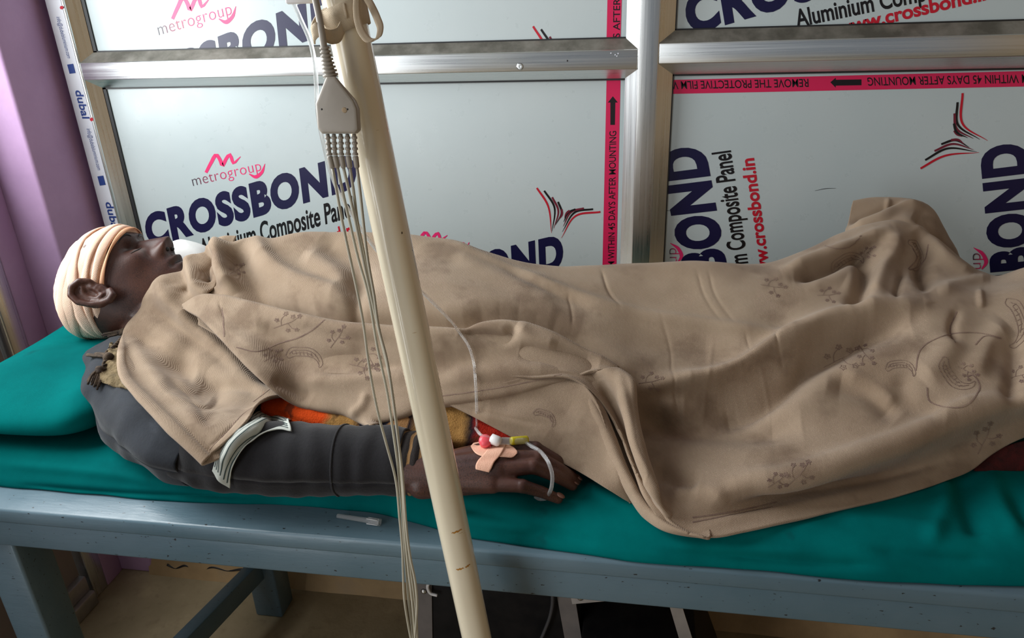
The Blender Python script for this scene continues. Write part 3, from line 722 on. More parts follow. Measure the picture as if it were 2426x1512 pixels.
GS = loft([(-.575, .722, .690, .034, .034), (-.55, .712, .694, .046, .044), (-.49, .700, .693, .047, .045), (-.42, .700, .690, .046, .042), (-.35, .704, .690, .0445, .041), (-.290, .710, .689, .0440, .041), (-.264, .712, .688, .0425, .039)], seed=5.0, ring=(.0014, 34), rough_n=.004, res=170)
def bvh_of(Gs):
    V, Fc = [], []; off = 0
    for G in Gs:
        v, f = grid_arrays(G); V += [Vector(p) for p in v]; Fc += [tuple(i + off for i in q) for q in f]; off += len(v)
    return BVHTree.FromPolygons(V, Fc)
JB = bvh_of([GJ, GS])
def hit(px, py, bt=None):
    d = Vector(ray(px, py)).normalized(); r = (bt or BT).ray_cast(Vector(CAM), d)
    return (np.array(r[0]), np.array(r[1]), d) if r[0] is not None else (None, None, d)
def lift_grid(G, off):
    T = np.linalg.norm(G - CAM, axis=2); S = T.copy(); nr, nc = T.shape; Q = to_px(G)
    for i in range(nr):
        for j in range(nc):
            h, n_, d = hit(Q[i, j, 0], Q[i, j, 1], JB)
            if h is not None: S[i, j] = min(T[i, j], np.linalg.norm(h - CAM) - off)
    K = T - S
    for _ in range(60):
        K2 = K.copy(); K2[1:-1] = np.maximum(K[1:-1], .25*K[:-2] + .5*K[1:-1] + .25*K[2:]); K2[:, 1:-1] = np.maximum(K2[:, 1:-1], .25*K2[:, :-2] + .5*K2[:, 1:-1] + .25*K2[:, 2:]); K = K2
    return CAM + (G - CAM) * ((T - K) / T)[..., None]
def lift(rows, off=.006):                      # keep cloth control points in front of the clothed arm
    out = []
    for r in rows:
        o_ = []
        for p in r:
            w_ = PT(p); h, n_, d = hit(p[0], p[1], JB)
            if h is not None:
                y = h[1] - off*.8
                if w_[1] > y: p = (p[0], p[1], y) + tuple(p[3:])
            o_.append(p)
        out.append(o_)
    return out

# ------------------------------------------------------------------ brown blanket over the patient
def shift(row, dx, dy, dz, ymax=1.168):        # world-space copy of a row
    return [(lambda q: (q[0], min(q[1], max(ymax, PT(p)[1] + .006)), max(q[2], MT + .004)))(PT(p) + np.array([dx, dy, dz])) for p in row]
def wpx(row, keep=None): return [(*to_px(np.array(p)), p[1]) + ((keep[i][0],) if keep else ()) for i, p in enumerate(row)]

a1 = [(470, 640, .985), (505, 598, .99), (545, 572, 1.0), (600, 566, 1.02), (640, 566, 1.03), (700, 554, 1.04), (790, 550, 1.05), (880, 553, 1.05), (960, 557, 1.05), (1050, 571, 1.05), (1150, 598, 1.05), (1230, 620, 1.05), (1320, 632, 1.05), (1450, 630, 1.05), (1560, 625, 1.05), (1650, 621, 1.05), (1730, 626, 1.055), (1810, 626, 1.08), (1900, 598, 1.11), (1990, 556, 1.13), (2060, 534, 1.145), (2130, 528, 1.15), (2180, 540, 1.15), (2230, 580, 1.145), (2290, 630, 1.13), (2345, 656, 1.10), (2426, 640, 1.06), (2520, 615, 1.03), (2700, 600, 1.02)]
a0 = wpx(shift(a1, 0, .045, -.035), a1); a00 = wpx(shift(a1, 0, .10, -.125), a1)
am = [(470, 668, .955), (510, 640, .955), (560, 625, .965), (640, 615, .975), (750, 605, .99), (880, 606, 1.0), (1000, 612, .995), (1100, 628, .99), (1200, 648, .99), (1300, 652, 1.01), (1450, 660, 1.01), (1600, 668, 1.01), (1720, 672, 1.005), (1800, 662, 1.02), (1880, 650, 1.03), (1985, 645, 1.04), (2060, 640, 1.05), (2140, 632, 1.065), (2200, 655, 1.05), (2270, 680, 1.03), (2345, 680, 1.04), (2426, 665, 1.03), (2520, 645, 1.01), (2700, 630, 1.0)]
a2 = [(470, 695, .93), (520, 680, .93), (600, 672, .93), (700, 668, .93), (850, 670, .925), (1000, 672, .925), (1120, 685, .925), (1230, 700, .93), (1320, 712, .94), (1422, 724, .945), (1520, 748, .945), (1642, 764, .94), (1765, 780, .93), (1840, 778, .935), (1920, 745, .955), (2000, 715, .975), (2090, 690, .99), (2186, 690, .985), (2260, 700, .985), (2345, 705, .99), (2426, 690, .99), (2520, 675, .98), (2700, 660, .97)]
a3 = [(470, 722, .905), (520, 722, .895), (600, 738, .875), (700, 765, .855), (800, 786, .842), (900, 793, .838), (1000, 798, .838), (1100, 800, .84), (1210, 795, .845), (1300, 812, .845), (1390, 850, .838), (1450, 885, .832), (1520, 916, .835), (1594, 908, .85), (1682, 900, .86), (1740, 884, .87), (1814, 843, .89), (1887, 802, .91), (1950, 778, .925), (2034, 748, .94), (2110, 732, .95), (2186, 724, .955), (2260, 735, .955), (2345, 755, .95), (2426, 755, .945), (2520, 740, .935), (2700, 730, .93)]
a4 = [(470, 740, .895), (560, 780, .865), (700, 835, .835), (900, 860, .82), (1100, 868, .82), (1250, 868, .82), (1390, 890, .815), (1450, 930, .81), (1510, 995, .803), (1600, 1002, .804), (1700, 1000, .80), (1800, 978, .805), (1900, 945, .82), (2000, 925, .835), (2090, 905, .85), (2186, 880, .865), (2280, 850, .885), (2345, 840, .90), (2426, 830, .90), (2520, 820, .895), (2700, 810, .89)]
a5 = [(470, 752, .89), (560, 795, .86), (700, 850, .83), (900, 872, .815), (1100, 880, .815), (1250, 880, .815), (1390, 900, .81), (1450, 960, .80), (1515, 1075, .757), (1600, 1080, .757), (1700, 1085, .752), (1800, 1085, .745), (1900, 1068, .755), (2000, 1040, .77), (2090, 1015, .785), (2186, 985, .805), (2280, 950, .825), (2345, 925, .84), (2426, 905, .85), (2520, 890, .85), (2700, 880, .85)]
a6 = [(470, 760, .885), (560, 805, .855), (700, 860, .825), (900, 880, .81), (1100, 888, .81), (1250, 888, .81), (1390, 908, .805), (1450, 980, .78), (1520, 1120, .728), (1600, 1165, .703), (1700, 1165, .700), (1790, 1145, .712), (1880, 1128, .722), (1980, 1100, .736), (2090, 1068, .755), (2186, 1035, .775), (2280, 1000, .797), (2345, 970, .815), (2426, 945, .83), (2520, 930, .83), (2700, 915, .83)]
a7 = [(470, 765, .88), (560, 812, .85), (700, 866, .82), (900, 886, .805), (1100, 892, .805), (1250, 892, .805), (1390, 914, .80), (1455, 995, .77), (1525, 1165, .69), (1610, 1225, -.010), (1726, 1214, -.008), (1887, 1164, -.008), (2000, 1146, -.010), (2090, 1122, -.012), (2186, 1095, -.02), (2280, 1062, -.03), (2345, 1030, -.045), (2426, 995, -.06), (2520, 975, -.06), (2700, 960, -.06)]
a8 = [(470, 770, .875), (560, 818, .845), (700, 872, .815), (900, 890, .80), (1100, 896, .80), (1250, 896, .80), (1390, 918, .796), (1460, 1005, .765), (1530, 1185, .683), (1640, 1264, -.003), (1680, 1272, -.003), (1760, 1262, -.003), (1838, 1245, -.004), (1985, 1211, -.004), (2132, 1176, -.004), (2235, 1142, -.006), (2303, 1113, -.012), (2350, 1075, -.025), (2426, 1035, -.04), (2520, 1015, -.04), (2700, 1000, -.04)]
NC = 900
GA = sheet_points([a00, a0, a1, am, a2, a3, a4, a5, a6, a7, a8], NC, [8, 10, 22, 22, 24, 24, 26, 18, 16, 14], 'px')
foldsA = [
 ([(524, 560), (520, 600), (532, 645), (556, 690)], .019, (16, 24)), ([(500, 590), (488, 640), (502, 680)], -.022, 20),
 ([(597, 560), (640, 625), (700, 665), (770, 690), (840, 720)], .014, (20, 32)), ([(556, 575), (585, 650), (640, 705), (740, 735)], -.018, 26),
 ([(760, 560), (800, 600), (850, 640), (860, 700)], -.007, 30), ([(720, 600), (800, 655), (830, 690)], .008, 24), ([(838, 640), (842, 700), (838, 760)], -.010, 18),
 ([(1050, 590), (1150, 640), (1260, 690), (1330, 740)], .005, 20), ([(1040, 565), (1160, 615), (1250, 655), (1340, 700)], .004, 8), ([(1190, 640), (1280, 680), (1400, 730)], -.004, 10),
 ([(1235, 645), (1330, 690), (1430, 724), (1520, 748), (1642, 763), (1765, 780), (1880, 798)], .007, 13), ([(1300, 760), (1450, 800), (1600, 815), (1750, 825)], -.008, 38),
 ([(2186, 722), (2034, 746), (1887, 800), (1814, 844), (1740, 885), (1682, 903), (1594, 910), (1510, 922)], .022, (18, 24)),
 ([(2160, 760), (2050, 790), (1940, 842), (1860, 900), (1760, 955), (1620, 965)], -.038, 36), ([(1500, 1000), (1640, 1012), (1780, 1020), (1900, 1005)], -.018, 34),
 ([(1560, 960), (1650, 965), (1740, 955)], .006, 22), ([(1960, 905), (2060, 930), (2130, 990)], -.010, 30), ([(2000, 880), (2080, 920), (2130, 960)], .005, 14),
 ([(2420, 948), (2280, 970), (2156, 1035), (2034, 1079), (1863, 1134), (1740, 1155), (1690, 1190)], .012, 24),
 ([(1580, 1190), (1620, 1165), (1680, 1165), (1720, 1190)], .005, 20), ([(1545, 1120), (1600, 1135), (1660, 1150)], -.010, 22), ([(1735, 1195), (1887, 1163), (2083, 1131), (2240, 1092)], -.007, 12), ([(1650, 1252), (1780, 1228), (1950, 1190), (2100, 1160)], .004, 12),
 # dip behind the turned flap
 ([(500, 690), (600, 702), (700, 728), (800, 747), (900, 754), (1000, 758), (1085, 760), (1150, 745), (1215, 742), (1300, 762), (1390, 808), (1460, 855)], -.022, 20),
 # far foot tent
 ([(1850, 652), (1950, 612), (2030, 580), (2110, 545)], .014, 14), ([(1880, 662), (1960, 640), (2030, 600), (2085, 570)], -.016, 13), ([(1905, 690), (1975, 662), (2010, 650), (2015, 690), (2000, 730)], .004, 18),
 ([(2022, 585), (2050, 620), (2052, 665), (2030, 705), (2002, 735)], -.020, 22), ([(2120, 545), (2110, 600), (2080, 660), (2060, 720)], .016, 26), ([(2165, 545), (2195, 590), (2185, 650), (2205, 690)], -.016, 20),
 ([(2140, 640), (2125, 690), (2122, 715)], -.006, 9), ([(2195, 560), (2240, 610), (2300, 655)], .008, 12), ([(2220, 690), (2290, 672), (2345, 662)], .006, 14),
 ([(2270, 735), (2255, 775), (2262, 815)], -.006, 11), ([(2385, 770), (2330, 830), (2310, 900)], .010, 30), ([(2260, 800), (2230, 850), (2180, 900)], .008, 34), ([(2130, 880), (2160, 960), (2240, 990)], -.006, 30),
 ([(2320, 690), (2324, 730)], .004, 7), ([(2400, 800), (2400, 900), (2390, 960)], -.012, 22),
 # pressed creases
 ([(1650, 640), (1668, 700), (1710, 765)], -.0009, 4), ([(1678, 640), (1690, 690), (1745, 772)], -.0009, 4), ([(1425, 640), (1440, 690), (1468, 735)], -.0018, 4), ([(1562, 750), (1590, 820), (1590, 900), (1610, 990)], -.0009, 4), ([(1690, 800), (1680, 880), (1660, 990)], .0008, 5), ([(1765, 790), (1782, 850)], -.0009, 4), ([(1800, 870), (1815, 930), (1825, 990)], .0008, 5), ([(1345, 700), (1360, 760)], -.0015, 4), ([(1840, 800), (1850, 860)], -.0015, 4)]
GA = fold_displace(GA, foldsA, (.0016, 13), 2.0)
GA[..., 2] = np.maximum(GA[..., 2], MT + .002)
tail = []                                      # the cover runs on past the feet and settles on the mattress
for k in range(1, 41):
    s = k/40; e = s*s*(3 - 2*s); col = GA[:, -1].copy()
    col[:, 0] += .17*s + .01*np.sin(np.arange(len(col))*.12 + s*3)*s; col[:, 2] = col[:, 2]*(1 - e) + (MT + .004)*e
    col[:, 2] += .006*np.sin(np.arange(len(col))*.16)*e*(1 - e)*4; tail.append(col)
GA = np.concatenate([GA, np.stack(tail, 1)], 1); GA[..., 2] = np.maximum(GA[..., 2], MT + .002)

c1 = [(432, 722, .912), (470, 704, .905), (520, 704, .895), (600, 719, .875), (700, 744, .855), (800, 764, .845), (900, 771, .84), (1000, 776, .838), (1090, 778, .84), (1150, 766, .848), (1210, 762, .85), (1290, 781, .848), (1370, 821, .84), (1450, 865, .83), (1462, 874, .828)]
c0 = wpx(shift(c1, .004, .022, -.014), c1)
c2 = [(432, 724, .908), (470, 718, .895), (540, 742, .872), (620, 780, .85), (700, 825, .832), (800, 862, .818), (900, 872, .812), (1000, 868, .813), (1090, 858, .818), (1150, 848, .823), (1210, 842, .827), (1290, 848, .828), (1370, 858, .828), (1450, 872, .826), (1462, 877, .826)]
c25 = [(432, 726, .904), (470, 735, .882), (540, 786, .836), (600, 835, .806), (650, 880, .79), (700, 915, .79), (780, 935, .782), (850, 945, .778), (920, 942, .778), (1000, 925, .785), (1060, 915, .79), (1200, 898, .80), (1340, 880, .815), (1450, 875, .823), (1462, 879, .824)]
c3 = [(432, 727, .902), (470, 750, .872), (540, 820, .815), (600, 880, .783), (650, 927, .768), (700, 957, .772), (760, 971, .768), (820, 984, .764), (850, 1000, .758), (900, 1001, .757), (960, 986, .762), (1010, 967, .772), (1060, 958, .776), (1200, 936, .788), (1340, 901, .808), (1450, 878, .82), (1462, 881, .822)]
c4 = wpx(shift(c3, 0, .006, -.006), c3)
GC = sheet_points(lift([c0, c1, c2, c25, c3, c4]), 520, [8, 26, 24, 20, 5], 'px')
foldsC = [([(620, 830), (760, 858), (850, 850), (900, 850)], -.006, 22), ([(700, 900), (800, 905), (900, 895), (1000, 900)], .006, 18), ([(760, 880), (840, 880), (940, 872)], -.004, 12),
          ([(1085, 785), (1150, 795), (1200, 800), (1222, 770)], -.010, 14), ([(1222, 772), (1260, 800), (1320, 820)], .006, 14), ([(1230, 830), (1330, 850), (1420, 868)], -.010, 22), ([(500, 720), (560, 748), (640, 775)], .006, 20), ([(680, 770), (800, 800), (960, 820)], -.003, 20),
          ([(640, 900), (690, 920), (740, 950)], -.006, 16), ([(1040, 900), (1180, 880), (1330, 870)], .004, 20), ([(525, 715), (532, 760)], -.0015, 4), ([(830, 985), (860, 960), (870, 930)], .004, 10)]
GC = lift_grid(fold_displace(GC, foldsC, (.0016, 14), 9.0), .004)

b1 = [(446, 630, .985), (396, 660, .960), (352, 680, .945), (334, 702, .935), (326, 742, .92), (304, 768, .905), (292, 830, .885), (306, 895, .86), (366, 956, .81), (426, 1016, .768), (493, 1084, .716)]
b0 = wpx(shift(b1, .018, .03, -.034))
b2 = [(472, 598, 1.0), (420, 668, .945), (392, 700, .925), (372, 758, .90), (350, 800, .882), (345, 855, .862), (365, 908, .838), (420, 958, .797), (475, 1012, .757), (520, 1060, .722)]
b3 = [(502, 572, 1.01), (452, 660, .945), (428, 715, .92), (420, 775, .89), (418, 820, .868), (430, 866, .848), (452, 912, .822), (490, 952, .793), (530, 988, .765), (562, 1022, .742)]
b4 = [(530, 560, 1.015), (486, 650, .95), (462, 725, .915), (486, 795, .88), (508, 838, .855), (532, 878, .832), (562, 912, .808), (590, 935, .79), (620, 950, .777), (662, 937, .776)]
b5 = [(560, 560, 1.02), (520, 650, .955), (500, 724, .915), (540, 795, .88), (580, 850, .85), (612, 890, .826), (642, 912, .808), (662, 925, .798), (684, 935, .79), (704, 942, .784)]
GB = sheet_points([b0] + lift([b1, b2, b3, b4, b5], .010), 260, [12, 18, 18, 18, 12])
foldsB = [([(470, 578), (442, 625), (468, 680), (520, 720)], .014, 16), ([(500, 590), (478, 630), (492, 670)], -.024, 17), ([(428, 615), (440, 660), (430, 700)], -.012, 16), ([(405, 640), (385, 680), (420, 730), (500, 790), (600, 860)], .010, 20),
          ([(345, 690), (350, 720), (400, 760), (480, 820), (560, 880)], -.007, 20), ([(335, 760), (400, 800), (500, 870)], .006, 24), ([(300, 790), (330, 850), (400, 930)], .005, 22), ([(440, 900), (480, 960), (500, 1010)], -.005, 18), ([(480, 930), (560, 915), (620, 930)], -.007, 16), ([(440, 735), (510, 790), (590, 860), (650, 915)], -.020, 18),
          ([(560, 1000), (520, 1040), (495, 1062)], -.0018, 4)]
GB = lift_grid(fold_displace(GB, foldsB, (.0015, 15), 4.0), .005)

d0 = [(1046, 950, .782), (1120, 925, .79), (1200, 905, .797), (1345, 885, .815), (1400, 930, .79), (1440, 1020, .75), (1470, 1110, .715), (1494, 1192, -.004)]
d05 = [(1054, 954, .779), (1140, 955, .78), (1220, 965, .778), (1330, 985, .772), (1385, 1025, .755), (1430, 1085, .73), (1465, 1145, .705), (1494, 1192, -.004)]
d1 = [(1062, 958, .776), (1150, 1003, .763), (1230, 1046, .75), (1310, 1086, .735), (1380, 1123, .718), (1440, 1160, .70), (1494, 1193, -.004)]
GD = sheet_points([d0, d05, d1], 200, [22, 22])
GD = fold_displace(GD, [([(1120, 975), (1240, 1000), (1330, 1050)], .004, 20), ([(1160, 960), (1300, 945), (1380, 990)], -.004, 24), ([(1090, 962), (1180, 985), (1290, 1010)], -.002, 6)], (.0014, 16), 6.0)

# turned edge of the blanket rolling down to the hem
r1 = [(1336, 903, .812), (1385, 945, .79), (1420, 1005, .762), (1455, 1085, .728), (1490, 1165, .696), (1530, 1227, -.006), (1572, 1254, -.004), (1620, 1267, -.003), (1665, 1274, -.003)]
r0 = wpx(shift(r1, .012, .016, -.012)); r0 = [(p[0], p[1], p[2]) for p in r0]
ra = [(1360, 893, .815), (1410, 945, .79), (1446, 1005, .763), (1480, 1085, .728), (1513, 1163, .696), (1545, 1215, .672), (1580, 1243, .66), (1625, 1262, .652), (1668, 1273, .648)]
rb = [(1400, 885, .820), (1440, 935, .80), (1462, 1000, .772), (1490, 1080, .737), (1520, 1152, .704), (1550, 1206, .682), (1584, 1240, .667), (1628, 1263, .655), (1670, 1273, .648)]
rc = [(1440, 874, .812), (1478, 920, .785), (1488, 985, .754), (1506, 1064, .720), (1531, 1136, .69), (1554, 1196, .68), (1588, 1238, .664), (1632, 1264, .653), (1672, 1274, .648)]
r3 = [(1462, 874, .815), (1492, 900, .792), (1497, 960, .765), (1510, 1035, .731), (1532, 1110, .70), (1558, 1185, .672), (1594, 1237, .668), (1638, 1266, .654), (1676, 1275, .648)]
r4 = wpx(shift(r3, .004, .022, -.030)); 
GR = sheet_points([r0, r1, ra, rb, rc, r3, r4], 200, [8, 9, 9, 9, 9, 8])
GR = fold_displace(GR, [([(1375, 905), (1425, 1000), (1470, 1100), (1530, 1210)], .006, 11), ([(1425, 900), (1462, 1000), (1500, 1110), (1545, 1200)], -.010, 12), ([(1468, 890), (1490, 985), (1518, 1090), (1560, 1195)], .007, 10)], (.0008, 20), 1.0)
GR[..., 2] = np.maximum(GR[..., 2], MT - .012)

e1 = [(2022, 477, 1.215), (2060, 471, 1.22), (2105, 470, 1.225), (2160, 476, 1.225), (2205, 497, 1.22), (2232, 540, 1.21), (2262, 590, 1.19)]
e0 = wpx(shift(e1, .004, .006, -.012))
e2 = [(2012, 515, 1.185), (2060, 508, 1.185), (2110, 500, 1.185), (2165, 500, 1.18), (2210, 525, 1.175), (2240, 560, 1.17), (2275, 615, 1.155)]
e3 = [(2003, 551, 1.15), (2050, 538, 1.145), (2110, 520, 1.15), (2165, 520, 1.15), (2205, 550, 1.145), (2235, 590, 1.145), (2290, 640, 1.13)]
e4 = [(2000, 565, 1.135), (2050, 553, 1.13), (2110, 540, 1.13), (2160, 545, 1.13), (2195, 575, 1.13), (2225, 605, 1.13), (2285, 650, 1.12)]
GE = sheet_points([e0, e1, e2, e3, e4], 150, [6, 14, 14, 8])
GE = fold_displace(GE, [([(2010, 545), (2080, 520), (2150, 490), (2190, 492)], .010, 9), ([(2012, 532), (2080, 505), (2140, 482)], -.008, 8), ([(2105, 472), (2100, 500)], .003, 6), ([(2160, 510), (2200, 530), (2245, 590)], -.010, 12)], (.0014, 18), 3.0)
blk = thing('blanket', 'taupe twill blanket with faded paisley print draped over the lying patient', 'blanket', (0, .92, MT))
bl_o = sheet_obj('cover', [GA], M['blanket'], blk, .0028)
sheet_obj('turned_flap', [GC], M['blanket'], blk, .0030)
sheet_obj('shoulder_drape', [GB], M['blanket'], blk, .0030)
sheet_obj('hanging_corner', [GD], M['blanket'], blk, .0026)
sheet_obj('rolled_edge', [GR], M['blanket'], blk, .0030)
sheet_obj('propped_corner', [GE], M['blanket'], blk, .0028)
BT = bvh_of([GA, GC, GB, GD, GR, GE])

# ------------------------------------------------------------------ the patient
def caps(bm, a, b, ra, rb, n=16, sq=(1, 1, 1)):
    """closed tapered capsule from a to b"""
    a = np.asarray(a, float); b = np.asarray(b, float); d = b - a; L = np.linalg.norm(d)
    ax = d / L if L > 1e-6 else np.array([0, 0, 1.0])
    u = np.cross(ax, [0, 1, 0]); u = np.cross(ax, [1, 0, 0]) if np.linalg.norm(u) < .1 else u
    u /= np.linalg.norm(u); v = np.cross(ax, u); rings = []
    for i in range(7):
        t_ = math.pi/2 * (i + .35)/6.35 if i else .06
        rings.append((a - ax*ra*math.cos(t_), ra*math.sin(t_)))
    for i in range(6, -1, -1):
        t_ = math.pi/2 * (i + .35)/6.35 if i else .06
        rings.append((b + ax*rb*math.cos(t_), rb*math.sin(t_)))
    R = [[bm.verts.new(c + r*(math.cos(2*math.pi*j/n)*u + math.sin(2*math.pi*j/n)*v)) for j in range(n)] for c, r in rings]
    for i in range(len(R) - 1):
        for j in range(n): bm.faces.new((R[i][j], R[i][(j+1) % n], R[i+1][(j+1) % n], R[i+1][j]))
    bm.faces.new(R[0][::-1]); bm.faces.new(R[-1])
def ell(bm, c, axes, n=28, m=16):
    """closed ellipsoid with three axis vectors"""
    c = np.asarray(c, float); X, Y, Z = [np.asarray(a, float) for a in axes]; R = []
    for i in range(1, m):
        p = math.pi*i/m
        R.append([bm.verts.new(c + X*math.sin(p)*math.cos(2*math.pi*j/n) + Y*math.sin(p)*math.sin(2*math.pi*j/n) + Z*math.cos(p)) for j in range(n)])
    t_, b_ = bm.verts.new(c + Z), bm.verts.new(c - Z)
    for i in range(len(R) - 1):
        for j in range(n): bm.faces.new((R[i][j], R[i+1][j], R[i+1][(j+1) % n], R[i][(j+1) % n]))
    for j in range(n):
        bm.faces.new((t_, R[0][j], R[0][(j+1) % n])); bm.faces.new((b_, R[-1][(j+1) % n], R[-1][j]))
PHI = math.radians(28); HO = np.array([-.792, .975, .795]); HS = .872
hn = np.array([math.sin(PHI), 0, math.cos(PHI)]); hu = np.array([-math.cos(PHI), 0, math.sin(PHI)]); hc = np.array([0, -1.0, 0])
ROLL = math.radians(20); hn, hc = hn*math.cos(ROLL) - hc*math.sin(ROLL), hc*math.cos(ROLL) + hn*math.sin(ROLL)
def HL(a, b, c=0): return HO + HS*(a*hn + b*hu + c*hc)
def hell(bm, a, b, c, ra, rb, rc, tilt=0):
    ct, st = math.cos(tilt), math.sin(tilt)
    X = HS*ra*(ct*hn + st*hu); Y = HS*rb*(-st*hn + ct*hu); ell(bm, HL(a, b, c), (X, Y, HS*rc*hc))
HB = np.array([-.127, -.122, -.114, -.104, -.095, -.086, -.075, -.062, -.050, -.038, -.025, -.012, 0, .012, .025, .040, .060, .080, .100, .118, .127, .131])
HB = np.where(HB > .03, .03 + (HB - .03)*.70, HB)
HF = np.array([.030, .062, .081, .088, .087, .0855, .0875, .0895, .0895, .089, .0885, .088, .0875, .088, .0945, .0955, .092, .083, .066, .038, .016, .002])
HK_ = np.array([-.012, -.020, -.028, -.036, -.042, -.050, -.058, -.066, -.074, -.082, -.089, -.095, -.099, -.102, -.105, -.107, -.105, -.097, -.082, -.052, -.026, -.004])
HW = np.array([.008, .022, .034, .045, .052, .058, .062, .0655, .068, .0700, .0715, .073, .0742, .0755, .0768, .0778, .0768, .072, .061, .040, .020, .003])
def bump2(b, c, b0, c0, sb, sc): return math.exp(-((b - b0)/sb)**2 - ((c - c0)/sc)**2)
def head_loft(bm):
    nb, nt = 190, 220; bs = np.linspace(HB[0], HB[-1], nb)
    f_ = hermite(HB, HF[:, None], bs)[:, 0]; k_ = hermite(HB, HK_[:, None], bs)[:, 0]; w_ = hermite(HB, HW[:, None], bs)[:, 0]; R = []
    for i, b in enumerate(bs):
        ring = []
        mid = k_[i]*.12
        for j in range(nt):
            t_ = 2*math.pi*j/nt; ct, st = math.cos(t_), math.sin(t_)
            pw = .80 if ct > 0 else .95
            a = (mid + (f_[i] - mid)*abs(ct)**pw) if ct > 0 else (mid + (k_[i] - mid)*abs(ct)**.95)
            c = w_[i]*math.copysign(abs(st)**(.90 if ct > 0 else .95), st); ac = abs(c)
            if ct > 0:
                d = 0
                t2 = min(1, max(0, (.016 - b)/.048)); ridge = t2**1.1*.032 if b > -.033 else .032*math.exp(-((b + .033)/.0100)**2)
                if b <= .022: d += ridge*math.exp(-(abs(c)/(.0085 + .0080*t2))**2.3)
                d += .0150*bump2(b, ac, -.038, .0185, .0095, .0085) - .004*bump2(b, ac, -.030, .029, .010, .006)
                d += -.0125*bump2(b, ac, .006, .020, .010, .012) - .0105*bump2(b, ac, .004, .036, .013, .014) + .0075*bump2(b, ac, .000, .033, .0085, .0135) - .0018*bump2(b, ac, -.0065, .033, .0016, .013)
                d += .005*bump2(b, ac, .024, .030, .007, .020)
                d += .006*bump2(b, ac, -.016, .050, .017, .020) - .005*bump2(b, ac, -.050, .046, .022, .016)
                d += .0055*bump2(b, ac, -.058, 0, .014, .026) + .0055*bump2(b, ac, -.0625, .006, .0050, .016) + .0070*bump2(b, ac, -.0785, 0, .0058, .016) - .0052*bump2(b, ac, -.0700, 0, .0020, .021) - .004*bump2(b, ac, -.0695, .024, .005, .004)
                d += -.003*bump2(b, ac, -.089, 0, .005, .016) + .0065*bump2(b, ac, -.106, 0, .012, .017) - .0012*bump2(b, ac, -.054, 0, .006, .003)
                a += d*min(1, ct*2.2)
            ring.append(bm.verts.new(HL(a, b, c)))
        R.append(ring)
    for i in range(nb - 1):
        for j in range(nt): bm.faces.new((R[i][j], R[i][(j+1) % nt], R[i+1][(j+1) % nt], R[i+1][j]))
    bm.faces.new(R[0][::-1]); bm.faces.new(R[-1])
